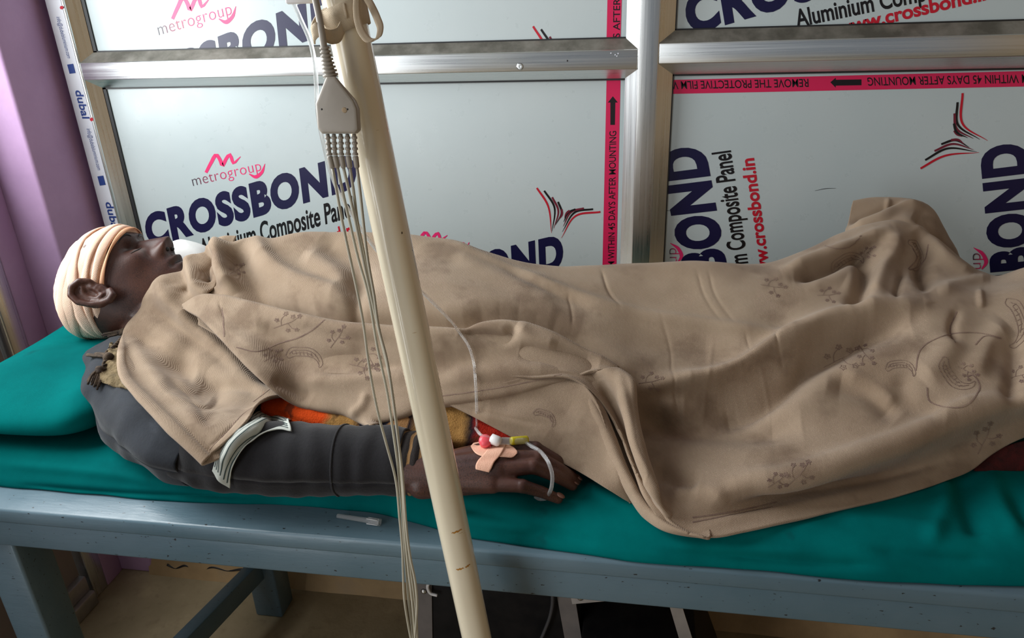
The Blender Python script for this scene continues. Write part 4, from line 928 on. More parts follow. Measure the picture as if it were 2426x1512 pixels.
def build_body():
    bm = bmesh.new()
    head_loft(bm)
    caps(bm, HL(-.025, -.055), (-.660, .95, .742), .054, .058)  # neck
    # right ear: helix, antihelix, lobe, shell
    def E_(a, b, c=.074): return HL(a, b, c)
    hel = [(.006, .004), (.010, .018), (.004, .030), (-.010, .035), (-.022, .029), (-.027, .014), (-.023, -.003), (-.013, -.018), (-.003, -.027), (.006, -.027), (.010, -.018)]
    rr = [.0035, .004, .0045, .0048, .0048, .0048, .0046, .0046, .0058, .0062, .0048]; cc = [.083, .090, .095, .100, .103, .103, .100, .096, .092, .089, .084]
    for i in range(len(hel) - 1): caps(bm, E_(*hel[i], cc[i]), E_(*hel[i+1], cc[i+1]), rr[i], rr[i+1], 10)
    ant = [(-.004, .022), (-.013, .016), (-.015, .004), (-.010, -.008), (0, -.013)]
    for i in range(len(ant) - 1): caps(bm, E_(*ant[i], .0935), E_(*ant[i+1], .0935), .0034, .0034, 8)
    for i in range(30):
        u_ = i/29; a_ = 2*math.pi*u_
        caps(bm, E_(.004, .002, .076), E_(-.0085 + .0165*math.cos(a_), .003 + .027*math.sin(a_), .0920 - .006*math.cos(a_)), .006, .0036, 8)
    for i in range(16):
        a_ = 2*math.pi*i/16
        caps(bm, E_(-.002, .002, .080), E_(-.0075 + .010*math.cos(a_), .003 + .017*math.sin(a_), .0895), .006, .0042, 8)
    caps(bm, E_(.009, -.001, .082), E_(.007, -.010, .083), .0042, .0042, 8)
    # trunk, far arm and legs under the covers
    ell(bm, (-.50, .975, .735), ((.18, 0, 0), (0, .115, 0), (0, 0, .066))); ell(bm, (-.29, .975, .732), ((.18, 0, 0), (0, .105, 0), (0, 0, .062)))
    ell(bm, (-.15, .975, .722), ((.14, 0, 0), (0, .105, 0), (0, 0, .055)))
    caps(bm, (-.66, .885, .715), (-.66, 1.05, .72), .042, .046)
    caps(bm, (-.66, .89, .700), (-.69, .83, .698), .030, .030)
    caps(bm, (-.66, 1.07, .72), (-.42, 1.11, .71), .045, .038); caps(bm, (-.42, 1.11, .71), (-.20, 1.11, .70), .036, .028)
    for y, y2, y3 in ((.935, .93, .93), (1.03, 1.05, 1.06)):
        caps(bm, (-.13, y, .712), (.22, y2, .698), .050, .038); caps(bm, (.22, y2, .698), (.58, y3, .692), .036, .030)
        caps(bm, (.58, y3, .690), (.64, y3, .725), .028, .024)
    # right arm and hand resting on the drape
    sh_, el_, wr = np.array([-.69, .825, .698]), np.array([-.52, .706, .692]), PZ(985, 1118, .688)
    caps(bm, sh_, el_, .034, .032); caps(bm, el_, wr + np.array([-.04, 0, 0]),   .030, .026); caps(bm, wr + np.array([-.05, 0, 0]), wr + np.array([.03, 0, 0]), .026, .024)
    HK = {'index': [(1195, 1062, .703), (1268, 1064, .704), (1318, 1092, .690), (1352, 1118, .674)], 'middle': [(1192, 1088, .704), (1275, 1086, .704), (1325, 1113, .690), (1364, 1138, .672)],
          'ring': [(1182, 1112, .698), (1264, 1106, .702), (1318, 1128, .688), (1356, 1150, .670)], 'little': [(1166, 1144, .686), (1238, 1152, .688), (1284, 1166, .678), (1322, 1182, .667)]}
    FR = {'index': (.012, .0088, .0080, .0068), 'middle': (.012, .0090, .0082, .0070), 'ring': (.0115, .0085, .0077, .0066), 'little': (.0105, .0078, .0070, .0060)}
    for k, q in HK.items():
        W = [PZ(*p) for p in q]
        for i in range(3): caps(bm, W[i], W[i+1], FR[k][i], FR[k][i+1], 12)
        ell(bm, W[1], ((FR[k][1]*1.12, 0, 0), (0, FR[k][1]*1.1, 0), (0, 0, FR[k][1]*1.1)), 12, 8)
        caps(bm, wr + (W[0] - wr)*.12 + np.array([0, 0, -.004]), W[0], .019, .0128, 12)
    caps(bm, wr + np.array([.01, -.008, -.008]), PZ(1168, 1140, .680), .020, .014)
    T = [wr + np.array([.02, .012, -.006]), wr + np.array([.055, .042, -.008]), wr + np.array([.09, .052, -.014])]
    caps(bm, T[0], T[1], .018, .013, 12); caps(bm, T[1], T[2], .012, .009, 12)
    bmesh.ops.recalc_face_normals(bm, faces=bm.faces[:])
    me = bpy.data.meshes.new('b'); bm.to_mesh(me); bm.free()
    o = bpy.data.objects.new('b', me); C.objects.link(o)
    r = o.modifiers.new('r', 'REMESH'); r.mode = 'VOXEL'; r.voxel_size = .0017
    s = o.modifiers.new('s', 'SMOOTH'); s.factor = .5; s.iterations = 3
    dg = bpy.context.evaluated_depsgraph_get(); res = bpy.data.meshes.new_from_object(o.evaluated_get(dg))
    bpy.data.objects.remove(o); return res, HK
t = NT('dark_brown_skin'); v = t.coord()
c = t.ramp(t.noise(v, 22, 5), [(.3, lin((66, 40, 34))), (.7, lin((92, 58, 46)))])
stb = t.ramp(t.noise(v, 900, 2), [(.48, (0, 0, 0)), (.60, (1, 1, 1))])
msk = t.ramp(t.noise(v, 30, 3), [(.36, (0, 0, 0)), (.6, (.75,)*3)])
mm = t.mix(1.0, stb, msk, 'MULTIPLY'); c = t.mix(mm, c, lin((30, 22, 22))); t.setc(c)
nm = t.bump(t.noise(v, 420, 3), .22, .0008)
t.b.inputs['Subsurface Weight'].default_value = .06; t.b.inputs['Subsurface Radius'].default_value = (.01, .004, .002)
M['skin'] = t.fin(.42, 0, .45, nm)
per = thing('person', 'patient lying on the back with bandaged head under the taupe blanket', 'person', (-.2, .95, MT))
bme, HK = build_body(); bme.name = 'body'; bme.materials.append(M['skin']); bme.polygons.foreach_set('use_smooth', [True]*len(bme.polygons))
body = bpy.data.objects.new('body', bme); C.objects.link(body); adopt(body, per)
BB_ = BVHTree.FromPolygons([v.co for v in bme.vertices], [tuple(p.vertices) for p in bme.polygons])
# lashes, nostril, lip line
M['darkhair'] = mk('black_hair', (.008, .006, .006), rough=.5)
def onhead(a, b, c, off=.0006):
    p = HL(a + .06, b, c); r = BB_.ray_cast(Vector(p), Vector(-hn)); 
    return np.array(r[0]) + hn*off*.5 if r[0] is not None else HL(a, b, c)
for s in (-1, 1):
    tube('eyelashes', [onhead(.09, -.0065 - .0022*math.sin(i/6*math.pi), s*(.019 + .028*i/6), .0004) for i in range(7)], [.0004, .0008, .001, .001, .001, .0008, .0004], M['darkhair'], per, 6)
    tube('eyebrow', [onhead(.10, .021 + .004*math.sin(i/6*math.pi), s*(.013 + .034*i/6), .0004) for i in range(7)], [.0008, .0016, .002, .002, .0016, .0012, .0006], M['darkhair'], per, 6)
    bm = bmesh.new(); ell(bm, onhead(.113, -.0445, s*.0095), (hn*.0035, hu*.0030, hc*.0048), 14, 8); bmobj('nostril', bm, M['darkhair'], per, True)
tube('lip_line', [onhead(.11, -.0700 - .0012*(abs(c_)), c_*.020, -.0004) for c_ in (-1, -.7, -.35, 0, .35, .7, 1)], [.0003, .0007, .0008, .0008, .0008, .0007, .0003], M['darkhair'], per, 6)
M['nail'] = mk('fingernail', lin((128, 92, 78)), rough=.35)
for k in ('ring', 'little', 'middle'):
    W = [PZ(*p) for p in HK[k]]; d = W[3] - W[2]; d /= np.linalg.norm(d); up = np.array([0, 0, 1.0]); up -= d*up.dot(d); up /= np.linalg.norm(up); sd = np.cross(d, up)
    bm = bmesh.new(); ell(bm, W[3] + up*.0055 + d*.0005, (d*.0056, sd*.0048, up*.0014), 14, 8); bmobj('fingernail', bm, M['nail'], per, True)

# head bandage
t = NT('peach_crepe_bandage'); v = t.coord()
t.setc(t.ramp(t.noise(v, 14, 4), [(.3, lin((234, 192, 166))), (.7, lin((244, 212, 190)))]))
wv = t.node('ShaderNodeTexWave', wave_type='BANDS', bands_direction='Z'); wv.inputs['Scale'].default_value = 190; wv.inputs['Distortion'].default_value = 3; wv.inputs['Detail'].default_value = 2
t.l.new(t.coord(rot=(0, .75, 0)), wv.inputs['Vector'])
M['bandage'] = t.fin(.9, 0, .2, t.bump(t.noise(t.coord(), 500, 2), .3, .0008, t.bump(wv.outputs['Fac'], .35, .0008)))
M['bandage2'] = mk('orange_bandage_edge', lin((226, 160, 118)), lin((232, 180, 144)), 20, .9, 0, 400, .3)
CB = (-.006, .030); RB = np.array([.1025, .0720, .0785])
tilt = math.atan(.42); w3 = (hu - math.tan(tilt)*hn); w3 /= np.linalg.norm(w3); f3 = np.cross(hc, w3); f3 /= np.linalg.norm(f3)
if f3.dot(hn) < 0: f3 = -f3
def skull(d, off):
    """point on the cranium (plus off) along world direction d from its centre"""
    l = np.array([d.dot(hn), d.dot(hu), d.dot(hc)]); r = 1/math.sqrt(((l/RB)**2).sum())
    return HL(CB[0], CB[1]) + d*(r*HS + off)
def bandage_cap():
    nl, nm_ = 40, 96; V = []
    for i in range(nl + 1):
        la0 = math.pi/2 * (1 - i/nl)
        for j in range(nm_):
            lo = 2*math.pi*j/nm_
            lat_min = -.40 + .02*math.sin(lo) + .02*math.sin(3*lo)
            la = lat_min + (math.pi/2 - lat_min) * (1 - i/nl)
            d = w3*math.sin(la) + math.cos(la)*(f3*math.cos(lo) + hc*math.sin(lo)); d /= np.linalg.norm(d)
            wrap = ((la*3.1 + .35*math.sin(lo + .6)) % .42) / .42
            off = .0040 + .0010*wrap + .0012*mnoise.noise(Vector(d*9)) - (.004 if i == nl else 0)
            V.append(skull(d, off))
    Fc = [(i*nm_ + j, i*nm_ + (j+1) % nm_, (i+1)*nm_ + (j+1) % nm_, (i+1)*nm_ + j) for i in range(nl) for j in range(nm_)]
    return obj('bandage', V, Fc, M['bandage'], per)
bcap = bandage_cap(); sb = bcap.modifiers.new('s', 'SOLIDIFY'); sb.thickness = .002; sb.offset = -1; sb = bcap.modifiers.new('u', 'SUBSURF'); sb.levels = 1; sb.render_levels = 1
def wrap_band(lat, t1, t2, wd, off, m, seed):
    """one turn of bandage, its circle tilted by t1 (front-back) and t2 (side)"""
    n = 120; rows = [[], [], [], [], []]
    for j in range(n + 1):
        lo = 2*math.pi*j/n
        for k in range(5):
            la = lat + t1*math.cos(lo) + t2*math.sin(lo) + wd*(k/4 - .5) + .012*math.sin(5*lo + seed + k)
            d = w3*math.sin(la) + math.cos(la)*(f3*math.cos(lo) + hc*math.sin(lo)); d /= np.linalg.norm(d)
            rows[k].append(skull(d, off + (.0004 if 0 < k < 4 else -.0008) + .0003*math.sin(7*lo + seed)))
    return sheet_obj('bandage_turn', [np.array(rows)], m, bcap, .0012)
wrap_band(-.28, .0, .02, .14, .0062, M['bandage'], 1); wrap_band(-.16, .0, .08, .12, .0067, M['bandage'], 2); wrap_band(-.385, .0, -.01, .05, .0068, M['bandage2'], 3)
wrap_band(.04, .18, .14, .24, .0060, M['bandage'], 4); wrap_band(.26, -.1, .2, .28, .0062, M['bandage'], 5); wrap_band(.58, .1, -.25, .32, .0058, M['bandage'], 6)

# jacket, sleeve, cuff
jk = sheet_obj('jacket', [GJ], M['jacket'], per, .002)
sv = sheet_obj('sleeve', [GS], M['sleeve'], per, .002)
t = NT('plaid_cuff'); v = t.coord()
wv = t.node('ShaderNodeTexWave', wave_type='BANDS', bands_direction='X'); wv.inputs['Scale'].default_value = 22; wv.inputs['Distortion'].default_value = 2.5
t.l.new(v, wv.inputs['Vector'])
t.setc(t.ramp(wv.outputs['Fac'], [(.78, lin((34, 28, 26))), (.92, lin((140, 106, 66)))])); M['cuff'] = t.fin(.95, normal=t.bump(t.noise(v, 500, 2), .5, .001))
GCf = loft([(-.280, .711, .687, .038, .035), (-.262, .713, .687, .0405, .0365), (-.244, .714, .687, .0395, .035), (-.232, .715, .687, .034, .030)], seed=7.0, ring=(.0012, 90), rough_n=.003, res=40)
sheet_obj('cuff', [GCf], M['cuff'], per, .0015)
ribbon3('sleeve_seam', [GS[128, j] + (GS[128, j] - GS[128].mean(0))*.035 for j in range(0, 41)], (1, 0, 0), .0022, M['sleeve'], sv, 60, .0015)
# striped shirt edge
t = NT('striped_shirt_cotton'); v = t.coord(rot=(0, 0, .9))
wv = t.node('ShaderNodeTexWave', wave_type='BANDS', bands_direction='X'); wv.inputs['Scale'].default_value = 95; wv.inputs['Distortion'].default_value = 1.0; wv.inputs['Detail'].default_value = 1
t.l.new(v, wv.inputs['Vector'])
t.setc(lin((176, 180, 172))); M['shirt'] = t.fin(.85); M['stripe_ink'] = mk('green_black_stripe', lin((40, 58, 58)), rough=.85)
def onto(px, py, off, fallback, bt=None):
    p, n_, d = hit(px, py, bt or JB)
    return (p - np.array(d)*off) if p is not None else PZ(px, py, fallback)
so = [(503, 1116), (518, 1072), (545, 1030), (585, 995), (635, 974), (690, 995)]
sm = [(522, 1140), (538, 1085), (562, 1045), (605, 1010), (645, 995), (690, 1008)]
si = [(545, 1157), (554, 1095), (580, 1058), (620, 1030), (655, 1016), (690, 1020)]
R_ = [crom(np.array([onto(x_, y_, .004 + k_*.003, .70) for x_, y_ in row]), 60) for k_, row in enumerate((so, sm, si))]
R_[1] = R_[1] + np.array([0, -.004, .004])
gsh = fold_displace(blend_rows(R_, 10), [([(520, 1110), (560, 1045), (630, 1005)], .004, 10)], (.0012, 40), 3.0)
shirt_o = sheet_obj('shirt', [gsh], M['shirt'], per, .0012)
for k_ in (2, 5, 8, 11, 14, 17):
    ln_ = np.array([gsh[k_, j] + grid_normals(gsh)[k_, j]*.0012 for j in range(2, 58)])
    sd_ = grid_normals(gsh)[k_, 2:58]; tn_ = np.gradient(ln_, axis=0); w_ = np.cross(sd_, tn_); w_ /= np.linalg.norm(w_, axis=1)[:, None]
    sheet_obj('stripe', [np.stack([ln_ - w_*.0006, ln_ + w_*.0006])], M['stripe_ink'], shirt_o, 0)

# ------------------------------------------------------------------ fringed plush scarf at the shoulder
M['plush'] = mk('tan_plush', lin((92, 78, 52)), lin((128, 110, 80)), 60, 1.0, 0, 240, .8, .003)
M['plushdark'] = mk('dark_brown_yarn', lin((44, 34, 28)), lin((84, 68, 52)), 120, .95, 0, 300, .6)
scf = thing('scarf', 'tan plush scarf with dark braided tassels at the patient\'s shoulder', 'scarf', tuple(PZ(270, 870, .72)))
pr = [[(266, 816), (285, 796), (300, 790), (318, 792)], [(250, 850), (272, 840), (296, 836), (312, 840)], [(240, 885), (265, 880), (292, 880), (312, 886)], [(246, 908), (270, 916), (300, 920), (322, 926)]]
R_ = [crom(np.array([onto(x_, y_, .007, .735) for x_, y_ in row]), 46) for row in pr]
gp = fold_displace(blend_rows(R_, 12), [], (.004, 70), 8.0)
sheet_obj('plush_edge', [gp], M['plush'], scf, .006)
def tassel(head, tip, n=16, r0=.0022, spread=.006):
    h, e = np.asarray(head), np.asarray(tip)
    V, Fc = [], []
    kn = lathe('tassel', h - (e - h)*.15, e - h, [(0, .003), (.002, .0060), (.006, .0068), (.009, .0048), (.011, .0060)], M['plushdark'], scf, 12)
    for i in range(n):
        a_ = 2*math.pi*i/n + random.random()*.5; rr_ = spread*(.4 + .7*random.random())
        o_ = np.array([math.cos(a_)*rr_, math.sin(a_)*rr_*.8, math.sin(a_*2)*rr_*.5 + .001])
        o = tube('strand', [h + (e-h)*.05 + o_*.25, h + (e-h)*.5 + o_*.8, e + o_ + (e-h)*.25*(random.random() - .5)], .0016, M['plushdark'], kn, 6, 8)
tassel(onto(296, 786, .010, .750), onto(256, 796, .011, .742), 24, spread=.009); tassel(onto(256, 846, .012, .738), onto(222, 844, .011, .730), 24, spread=.009); tassel(onto(238, 874, .012, .73), onto(228, 910, .010, .722), 24, spread=.009)
cord = [onto(x_, y_, .010, z_) for x_, y_, z_ in [(304, 786, .752), (288, 804, .75), (272, 822, .748), (254, 838, .742), (250, 858, .738), (246, 872, .733), (243, 884, .728)]]
CP = crom(np.array(cord), 60)
for s in (0, math.pi):
    tube('braided_cord', [CP[i] + .0022*np.array([math.cos(i*.9 + s), 0, math.sin(i*.9 + s)]) for i in range(60)], .0019, M['plushdark'], scf, 6, 160)

# ------------------------------------------------------------------ patterned wool quilt below the blanket
t = NT('patterned_wool'); v = t.coord()
sp = t.node('ShaderNodeSeparateXYZ'); nz = t.node('ShaderNodeTexNoise'); nz.inputs['Scale'].default_value = 30; t.l.new(v, nz.inputs['Vector'])
mx = t.node('ShaderNodeMix', data_type='VECTOR'); mx.inputs[0].default_value = .04; t.l.new(v, mx.inputs[4]); t.l.new(nz.outputs['Color'], mx.inputs[5]); t.l.new(mx.outputs[1], sp.inputs[0])
mr = t.node('ShaderNodeMapRange'); mr.inputs[1].default_value = -.52; mr.inputs[2].default_value = -.06; t.l.new(sp.outputs[0], mr.inputs[0])
og, rd, tn, bk = lin((206, 72, 22)), lin((150, 34, 20)), lin((150, 112, 62)), lin((24, 22, 32))
base = t.ramp(mr.outputs[0], [(0, rd), (.08, og), (.36, og), (.39, tn), (.47, tn), (.50, bk), (.62, bk), (.66, tn), (.75, tn), (.77, bk), (.79, rd), (1, lin((140, 22, 20)))])
vo = t.node('ShaderNodeTexVoronoi', feature='DISTANCE_TO_EDGE'); vo.inputs['Scale'].default_value = 36; t.l.new(v, vo.inputs['Vector'])
spots = t.ramp(vo.outputs['Distance'], [(.09, (0, 0, 0)), (.16, (1, 1, 1))])
band = t.ramp(mr.outputs[0], [(.46, (0, 0, 0)), (.5, (1, 1, 1)), (.62, (1, 1, 1)), (.66, (0, 0, 0))])
c = t.mix(t.mix(1.0, spots, band, 'MULTIPLY'), base, lin((146, 108, 70)))
dk = t.ramp(t.noise(v, 34, 3), [(.60, (0, 0, 0)), (.68, (.75,)*3)]); c = t.mix(dk, c, lin((58, 34, 24))); t.setc(c)
M['quilt'] = t.fin(.98, 0, .15, t.bump(t.noise(v, 420, 3), .7, .002))
M['maroon'] = mk('maroon_wool', lin((84, 20, 18)), lin((46, 14, 14)), 40, 1.0, 0, 400, .7, .002)
qlt = thing('quilt', 'orange, red and black patterned wool quilt peeping out between arm and blanket', 'quilt', tuple(PZ(900, 1020, MT)))
q0 = [(625, 932, .795), (700, 935, .79), (850, 975, .778), (1000, 945, .79), (1130, 985, .775), (1262, 1050, .75)]
q1 = [(622, 950, .783), (700, 968, .773), (850, 1000, .76), (1000, 985, .767), (1130, 1012, .762), (1256, 1060, .747)]
q2 = [(620, 970, .776), (700, 1002, .76), (840, 1040, .746), (1000, 1045, .745), (1130, 1046, .748), (1245, 1066, .747)]
q3 = [(632, 985, .778), (712, 1020, .764), (845, 1058, .755), (1000, 1064, .755), (1130, 1062, .755), (1238, 1074, .752)]
GQ = fold_displace(sheet_points([q0, q1, q2, q3], 140, [10, 12, 10]), [([(640, 970), (740, 1010), (840, 1030)], -.003, 8)], (.002, 40), 2.0)
sheet_obj('edge_roll', [GQ], M['quilt'], qlt, .004)
GQ2 = sheet_points([[(2300, 1082, -.018), (2350, 1066, -.024), (2460, 1035, -.035)], [(2303, 1098, -.010), (2350, 1090, -.012), (2460, 1080, -.020)], [(2308, 1116, -.002), (2350, 1116, -.002), (2460, 1114, -.002)]], 60, [10, 10])
sheet_obj('far_end', [fold_displace(GQ2, [], (.002, 50), 1.0)], M['maroon'], qlt, .004)

# white cloth bundle behind the chin
M['whitecloth'] = mk('white_cotton', (.82, .82, .80), (.88, .88, .86), 20, .9, 0, 300, .2)
p_ = PY(448, 606, 1.10)
v_, f_ = cushion(p_[0], 1.10, .744, .055, .040, .088, ex=.7, ez=.8, n=36, mth=18, seed=9, amp=.006)
tag(obj('cloth_bundle', v_, f_, M['whitecloth']), 'white cotton bundle lying behind the patient\'s chin', 'cloth')

# ------------------------------------------------------------------ cannula, tape and tubing
M['plaster'] = mk('pink_beige_plaster', lin((222, 168, 142)), lin((228, 180, 154)), 60, .85, 0, 700, .5)
M['pinkcap'] = mk('coral_plastic', lin((236, 84, 96)), rough=.35)
M['yellow'] = mk('yellow_plastic', lin((186, 172, 24)), rough=.4)
t = NT('clear_tubing'); t.setc((.92, .93, .93)); t.b.inputs['Transmission Weight'].default_value = .75; t.b.inputs['IOR'].default_value = 1.35; t.b.inputs['Alpha'].default_value = .6
M['clear'] = t.fin(.15, 0, .8)
z6 = lambda x, y: (1060 + x/6.3, 980 + y/6.3)
def skin(px, py, off):
    p, n_, d = hit(px, py, BB_)
    return p - np.array(d)*off*.6 + np.array([0, 0, off*.4]) if p is not None else PZ(px, py, .695)
tape_ = thing('adhesive_plaster', 'two pink-beige strips of plaster crossed on the back of the hand', 'plaster', tuple(PZ(1170, 1090, .70)))
def patch(name, rows, off):
    R_ = [crom(np.array([z6(*q) for q in r], float), 34) for r in rows]; G = np.zeros((12, 34, 3))
    for i in range(12):
        s = i/11
        for j in range(34):
            q = R_[0][j]*(1 - s) + R_[1][j]*s; G[i, j] = skin(q[0], q[1], off)
    k = np.array([.25, .5, .25])
    for _ in range(4):
        G[1:-1] = G[:-2]*.25 + G[1:-1]*.5 + G[2:]*.25; G[:, 1:-1] = G[:, :-2]*.25 + G[:, 1:-1]*.5 + G[:, 2:]*.25
    return sheet_obj(name, [G], M['plaster'], tape_, .0009)
patch('strip', [[(350, 500), (420, 415), (520, 400), (700, 450), (880, 470), (1000, 520), (1045, 580)], [(350, 500), (400, 585), (520, 650), (700, 655), (860, 660), (980, 668), (1045, 600)]], .0022)
patch('strip', [[(640, 500), (520, 650), (470, 700), (420, 820), (425, 850)], [(880, 470), (780, 650), (700, 740), (650, 850), (620, 895)]], .0036)
can = thing('cannula', 'cannula with coral pink port cap and white plug taped to the hand', 'cannula', tuple(PZ(1160, 1050, .715)))
zc = .722
def zz(x, y, z=zc): return PZ(*z6(x, y), z)
lathe('port_cap', zz(575, 440, .716), zz(555, 375, .728) - zz(575, 440, .716), [(0, .0055), (.001, .0075), (.008, .0078), (.011, .0070), (.0125, .003)], M['pinkcap'], can, 18)
hexa('cap_flap', [zz(570, 470, .714), zz(650, 465, .714), zz(650, 515, .711), (zz(580, 515, .711))], [zz(570, 460, .718), zz(650, 455, .718), zz(650, 505, .715), zz(580, 505, .715)], M['pinkcap'], can, .0006)
lathe('cap_strap', zz(640, 470, .715), zz(745, 440, .716) - zz(640, 470, .715), [(0, .0018), (.012, .0018)], M['pinkcap'], can, 8)
lathe('plug', zz(640, 370, .724), zz(740, 410, .722) - zz(640, 370, .724), [(0, .0035), (.001, .0062), (.010, .0062), (.0125, .0050), (.0135, .002)], M['whiteplastic'], can, 18)
lathe('hub', zz(740, 410, .720), zz(960, 410, .718) - zz(740, 410, .720), [(0, .004), (.008, .0045), (.03, .0040), (.036, .0034)], M['clear'], can, 16)
lathe('connector', zz(945, 412, .718), zz(1090, 400, .716) - zz(945, 412, .718), [(0, .0044), (.002, .0050), (.02, .0050), (.0215, .0044)], M['yellow'], can, 16)

ivt = thing('infusion_tubing', 'thin clear infusion tubing hanging from above down to the hand', 'tubing', tuple(PY(750, 170, .6)))
path = [(640, -120, .60), (690, -5, .60), (712, 45, .60), (732, 90, .60), (746, 150, .60), (749, 200, .602), (752, 260, .605), (766, 340, .615), (795, 440, .63), (840, 520, .645), (890, 590, .66), (950, 650, .69), (1010, 702, .74), (1060, 752, .78)]
P6 = [PY(*q) for q in path]
for q in ((1090, 790), (1110, 820), (1120, 850), (1126, 900), (1129, 960), (1130, 1003)):
    p, n_, d = hit(*q); p = p if p is not None else PY(*q, .77)
    P6.append(p - np.array(d)*.006)
P6 += [zz(440, 250, .728), zz(500, 320, .728), zz(620, 360, .726), zz(700, 395, .722)]
tube('line', P6, .0018, M['clear'], ivt, 10, 220)
box('roller_clamp', tuple(PY(712, -4, .60) - np.array([.011, .006, .004])), tuple(PY(712, -4, .60) + np.array([.011, .006, .014])), M['whiteplastic'], ivt, .002)
lp = thing('extension_tube_loop', 'short clear tube looping over the patient\'s fingertips', 'tubing', tuple(PZ(1300, 1150, MT)))
L6 = [z6(1100, 400) + (.712,), z6(1180, 440) + (.714,), z6(1260, 490) + (.714,), z6(1350, 540) + (.714,), z6(1440, 630) + (.718,), z6(1520, 760) + (.716,), z6(1562, 900) + (.708,), z6(1560, 1060) + (.696,), z6(1520, 1190) + (.680,), z6(1440, 1275) + (.664,), z6(1370, 1275) + (.662,), z6(1310, 1240) + (.662,)]
tube('tube', [PZ(*q) for q in L6], .0023, M['clear'], lp, 10, 100)

# needle cover left on the bed rail
nc = thing('needle_cover', 'small clear plastic needle cover lying on the bed rail', 'needle cover', tuple(PZ(848, 1230, .62)))
a, b = PZ(798, 1222, .6245), PZ(899, 1238, .6248)
ln = np.linalg.norm(b - a)
lathe('sleeve', a, b - a, [(0, .0012), (.001, .0027), (ln*.7, .0032), (ln*.72, .0040), (ln - .001, .0042), (ln, .0046), (ln + .0008, .0046), (ln + .0005, .0034), (ln*.8, .003)], M['clear'], nc, 16)
for i in range(4):
    a_ = math.pi*2*i/4 + .4; u = np.array([0, math.cos(a_), math.sin(a_)])*.0042
    tube('rib', [a + (b-a)*.72 + u, a + (b-a)*.97 + u], .0005, M['whiteplastic'], nc, 6, 4)
# tubes lying against the black case
wt = tag(tube('drain_tube', [PY(*q) for q in ((1040, 1362, .894), (1022, 1375, .896), (1013, 1392, .897), (1020, 1406, .897), (1036, 1411, .896))], .0026, M['whiteplastic'], None, 10), 'short pale tube end curling over the case edge below the bed', 'tube')
gt = tag(tube('grey_hose', [PY(*q) for q in ((1296, 1350, .894), (1305, 1385, .894), (1309, 1420, .894), (1303, 1460, .894), (1290, 1495, .893), (1270, 1540, .892))], .0028, mk('dark_grey_rubber', (.06, .06, .065), rough=.3), None, 10), 'dark grey rubber hose hanging in front of the black case', 'hose')

# ------------------------------------------------------------------ faded print on the blanket
def motif(pts, wd=.0009, n=None):
    P = crom(np.array(pts, float), n or max(10, int(len(pts)*7))); out = []
    for q in P:
        p, n_, d = hit(q[0], q[1])
        if p is None: continue
        nn = n_ if np.dot(n_, d) < 0 else -n_
        out.append((p + nn*.0019, nn))
    if len(out) < 4: return None
    Q = np.array([o[0] for o in out]); N = np.array([o[1] for o in out]); T = np.gradient(Q, axis=0); S = np.cross(N, T); S /= np.maximum(np.linalg.norm(S, axis=1), 1e-9)[:, None]
    dq = np.linalg.norm(np.diff(Q, axis=0), axis=1)
    V = np.concatenate([Q - S*wd/2, Q + S*wd/2]); k = len(Q)
    return V, [(i, i+1, k+i+1, k+i) for i in range(k-1) if dq[i] < .02]
def motif_group(name, strokes, wd=.0007):
    V, Fc = [], []; off = 0
    for s in strokes:
        r = motif(s, wd)
        if r is None: continue
        V += list(r[0]); Fc += [tuple(i + off for i in f) for f in r[1]]; off += len(r[0])
    if V: obj(name, V, Fc, M['motif'], blk)
def flower(cx, cy, r=7, n=5, rot=0):
    return [[(cx + (r*(.55 + .45*math.cos(n*a/2)**2))*math.cos(a + rot), cy + .8*(r*(.55 + .45*math.cos(n*a/2)**2))*math.sin(a + rot)) for a in np.linspace(0, 2*math.pi, 16)], [(cx - 2, cy), (cx + 2, cy + 1), (cx, cy - 2), (cx - 2, cy)]]
def sprig(cx, cy, sc=1.0, rot=0.0):
    out = []
    rt = lambda x, y: (cx + sc*(x*math.cos(rot) - y*math.sin(rot)), cy + sc*(x*math.sin(rot) + y*math.cos(rot)))
    out.append([rt(-30, 20), rt(-10, 8), rt(10, -4), rt(30, -22)]); out.append([rt(-12, 10), rt(-14, -8), rt(-6, -20)]); out.append([rt(4, 0), rt(16, 10), rt(28, 12)])
    for x, y in ((30, -22), (-6, -22), (30, 12), (14, -18), (-26, -2), (8, 18)): 
        p = rt(x, y); out += flower(p[0], p[1], 6.5*sc, 5, x)
    return out
def paisley(cx, cy, sc=1.0, rot=0.0, flip=1):
    rt = lambda x, y: (cx + sc*(x*math.cos(rot) - flip*y*math.sin(rot)), cy + sc*(x*math.sin(rot) + flip*y*math.cos(rot)))
    o1 = [(-50, 10), (-40, -12), (-10, -20), (25, -18), (48, 0), (55, 26), (48, 34), (44, 20), (28, 6), (0, 4), (-25, 8), (-42, 16), (-50, 10)]
    o2 = [(-40, 5), (-32, -6), (-8, -12), (20, -11), (38, 2), (46, 16)]; o3 = [(-30, 2), (-10, -5), (12, -5), (28, 2)]
    out = [[rt(*p) for p in o] for o in (o1, o2, o3)]
    for i in range(7):
        x = -34 + i*11; out.append([rt(x, -8 + .04*abs(x)), rt(x + 3, 2)])
    return out
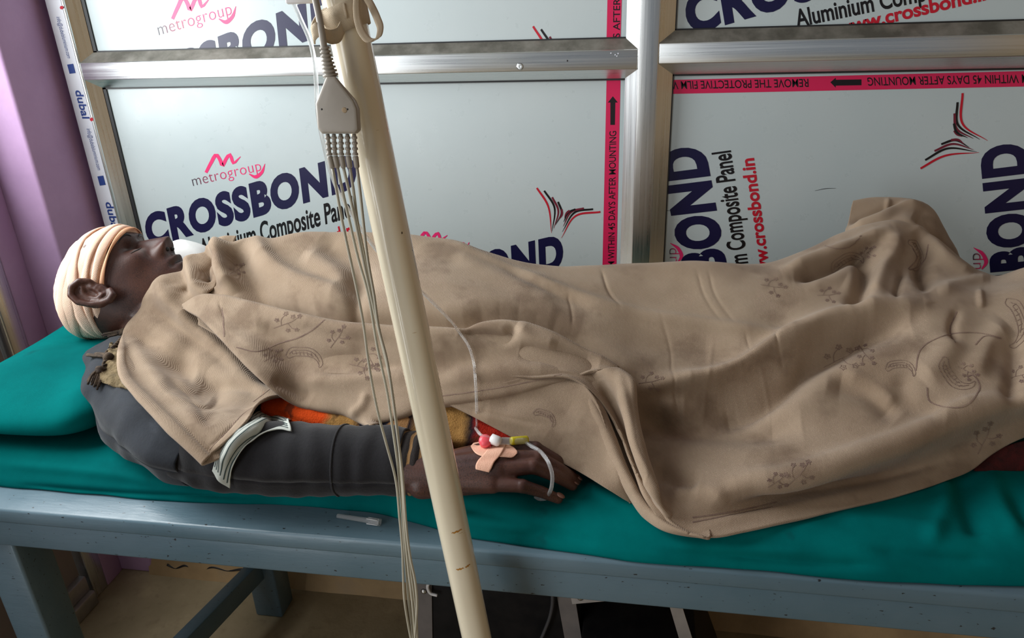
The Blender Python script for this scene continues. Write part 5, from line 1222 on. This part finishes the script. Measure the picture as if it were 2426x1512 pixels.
for kind, args in [('sprig', (680, 765, .9, .2,)), ('paisley', (720, 840, .85, .12,)), ('sprig', (645, 845, .7, 0,)), ('sprig', (800, 800, .8, -.4,)), ('sprig', (860, 870, .9, .8,)), ('sprig', (985, 1000, .6,)), ('sprig', (880, 850, .9, 1.7,)), ('sprig', (1540, 905, .8, .4,)), ('sprig', (1990, 850, 1.25, .1,)), ('sprig', (2050, 840, .8, 1.5,)), ('paisley', (2255, 890, .95, .9, -1,)), ('sprig', (2290, 880, .7, 1,)), ('paisley', (2130, 870, .7, 0,)), ('sprig', (1890, 1125, 1.0, -.2,)), ('sprig', (1840, 1140, .7, 0,)), ('sprig', (2330, 1040, 1.1, -.6,)), ('sprig', (1830, 680, .8, .7,)), ('paisley', (2000, 620, .8, -.5,)), ('sprig', (2055, 600, .6, 0,)), ('paisley', (2170, 600, .7, 1.2,)), ('sprig', (1960, 700, .7, .5,)), ('paisley', (2410, 760, 1.1, 1.3,)), ('sprig', (2420, 890, .8, .3,)), ('paisley', (1290, 985, .55, .4,)), ('sprig', (560, 640, .6,))]:
    motif_group('printed_' + kind, sprig(*args) if kind == 'sprig' else paisley(*args))
for s_ in [[(2195, 920), (2200, 950), (2230, 965), (2290, 960), (2320, 920), (2300, 890), (2290, 895)], [(2170, 880), (2180, 830), (2230, 800), (2280, 790), (2340, 795), (2370, 803)], [(2265, 740), (2250, 790), (2262, 815)], [(2310, 820), (2330, 800), (2370, 803)],
    [(560, 825), (610, 835), (660, 815), (720, 795), (770, 760)], [(2160, 590), (2170, 610), (2150, 640), (2190, 620), (2200, 580)], [(1955, 585), (1975, 590), (2010, 585), (2040, 560)], [(1640, 1240), (1720, 1225), (1830, 1205)], [(1640, 1228), (1740, 1213), (1840, 1193)], [(528, 730), (532, 800)]]:
    motif_group('printed_vine', [s_], .0014)
for s_ in [[(560, 1000), (530, 1034), (497, 1068)], [(600, 968), (575, 985), (550, 1012)], [(1000, 945), (1150, 925), (1330, 890)], [(640, 925), (600, 955)]]:
    motif_group('hem_stitching', [s_], .0010)
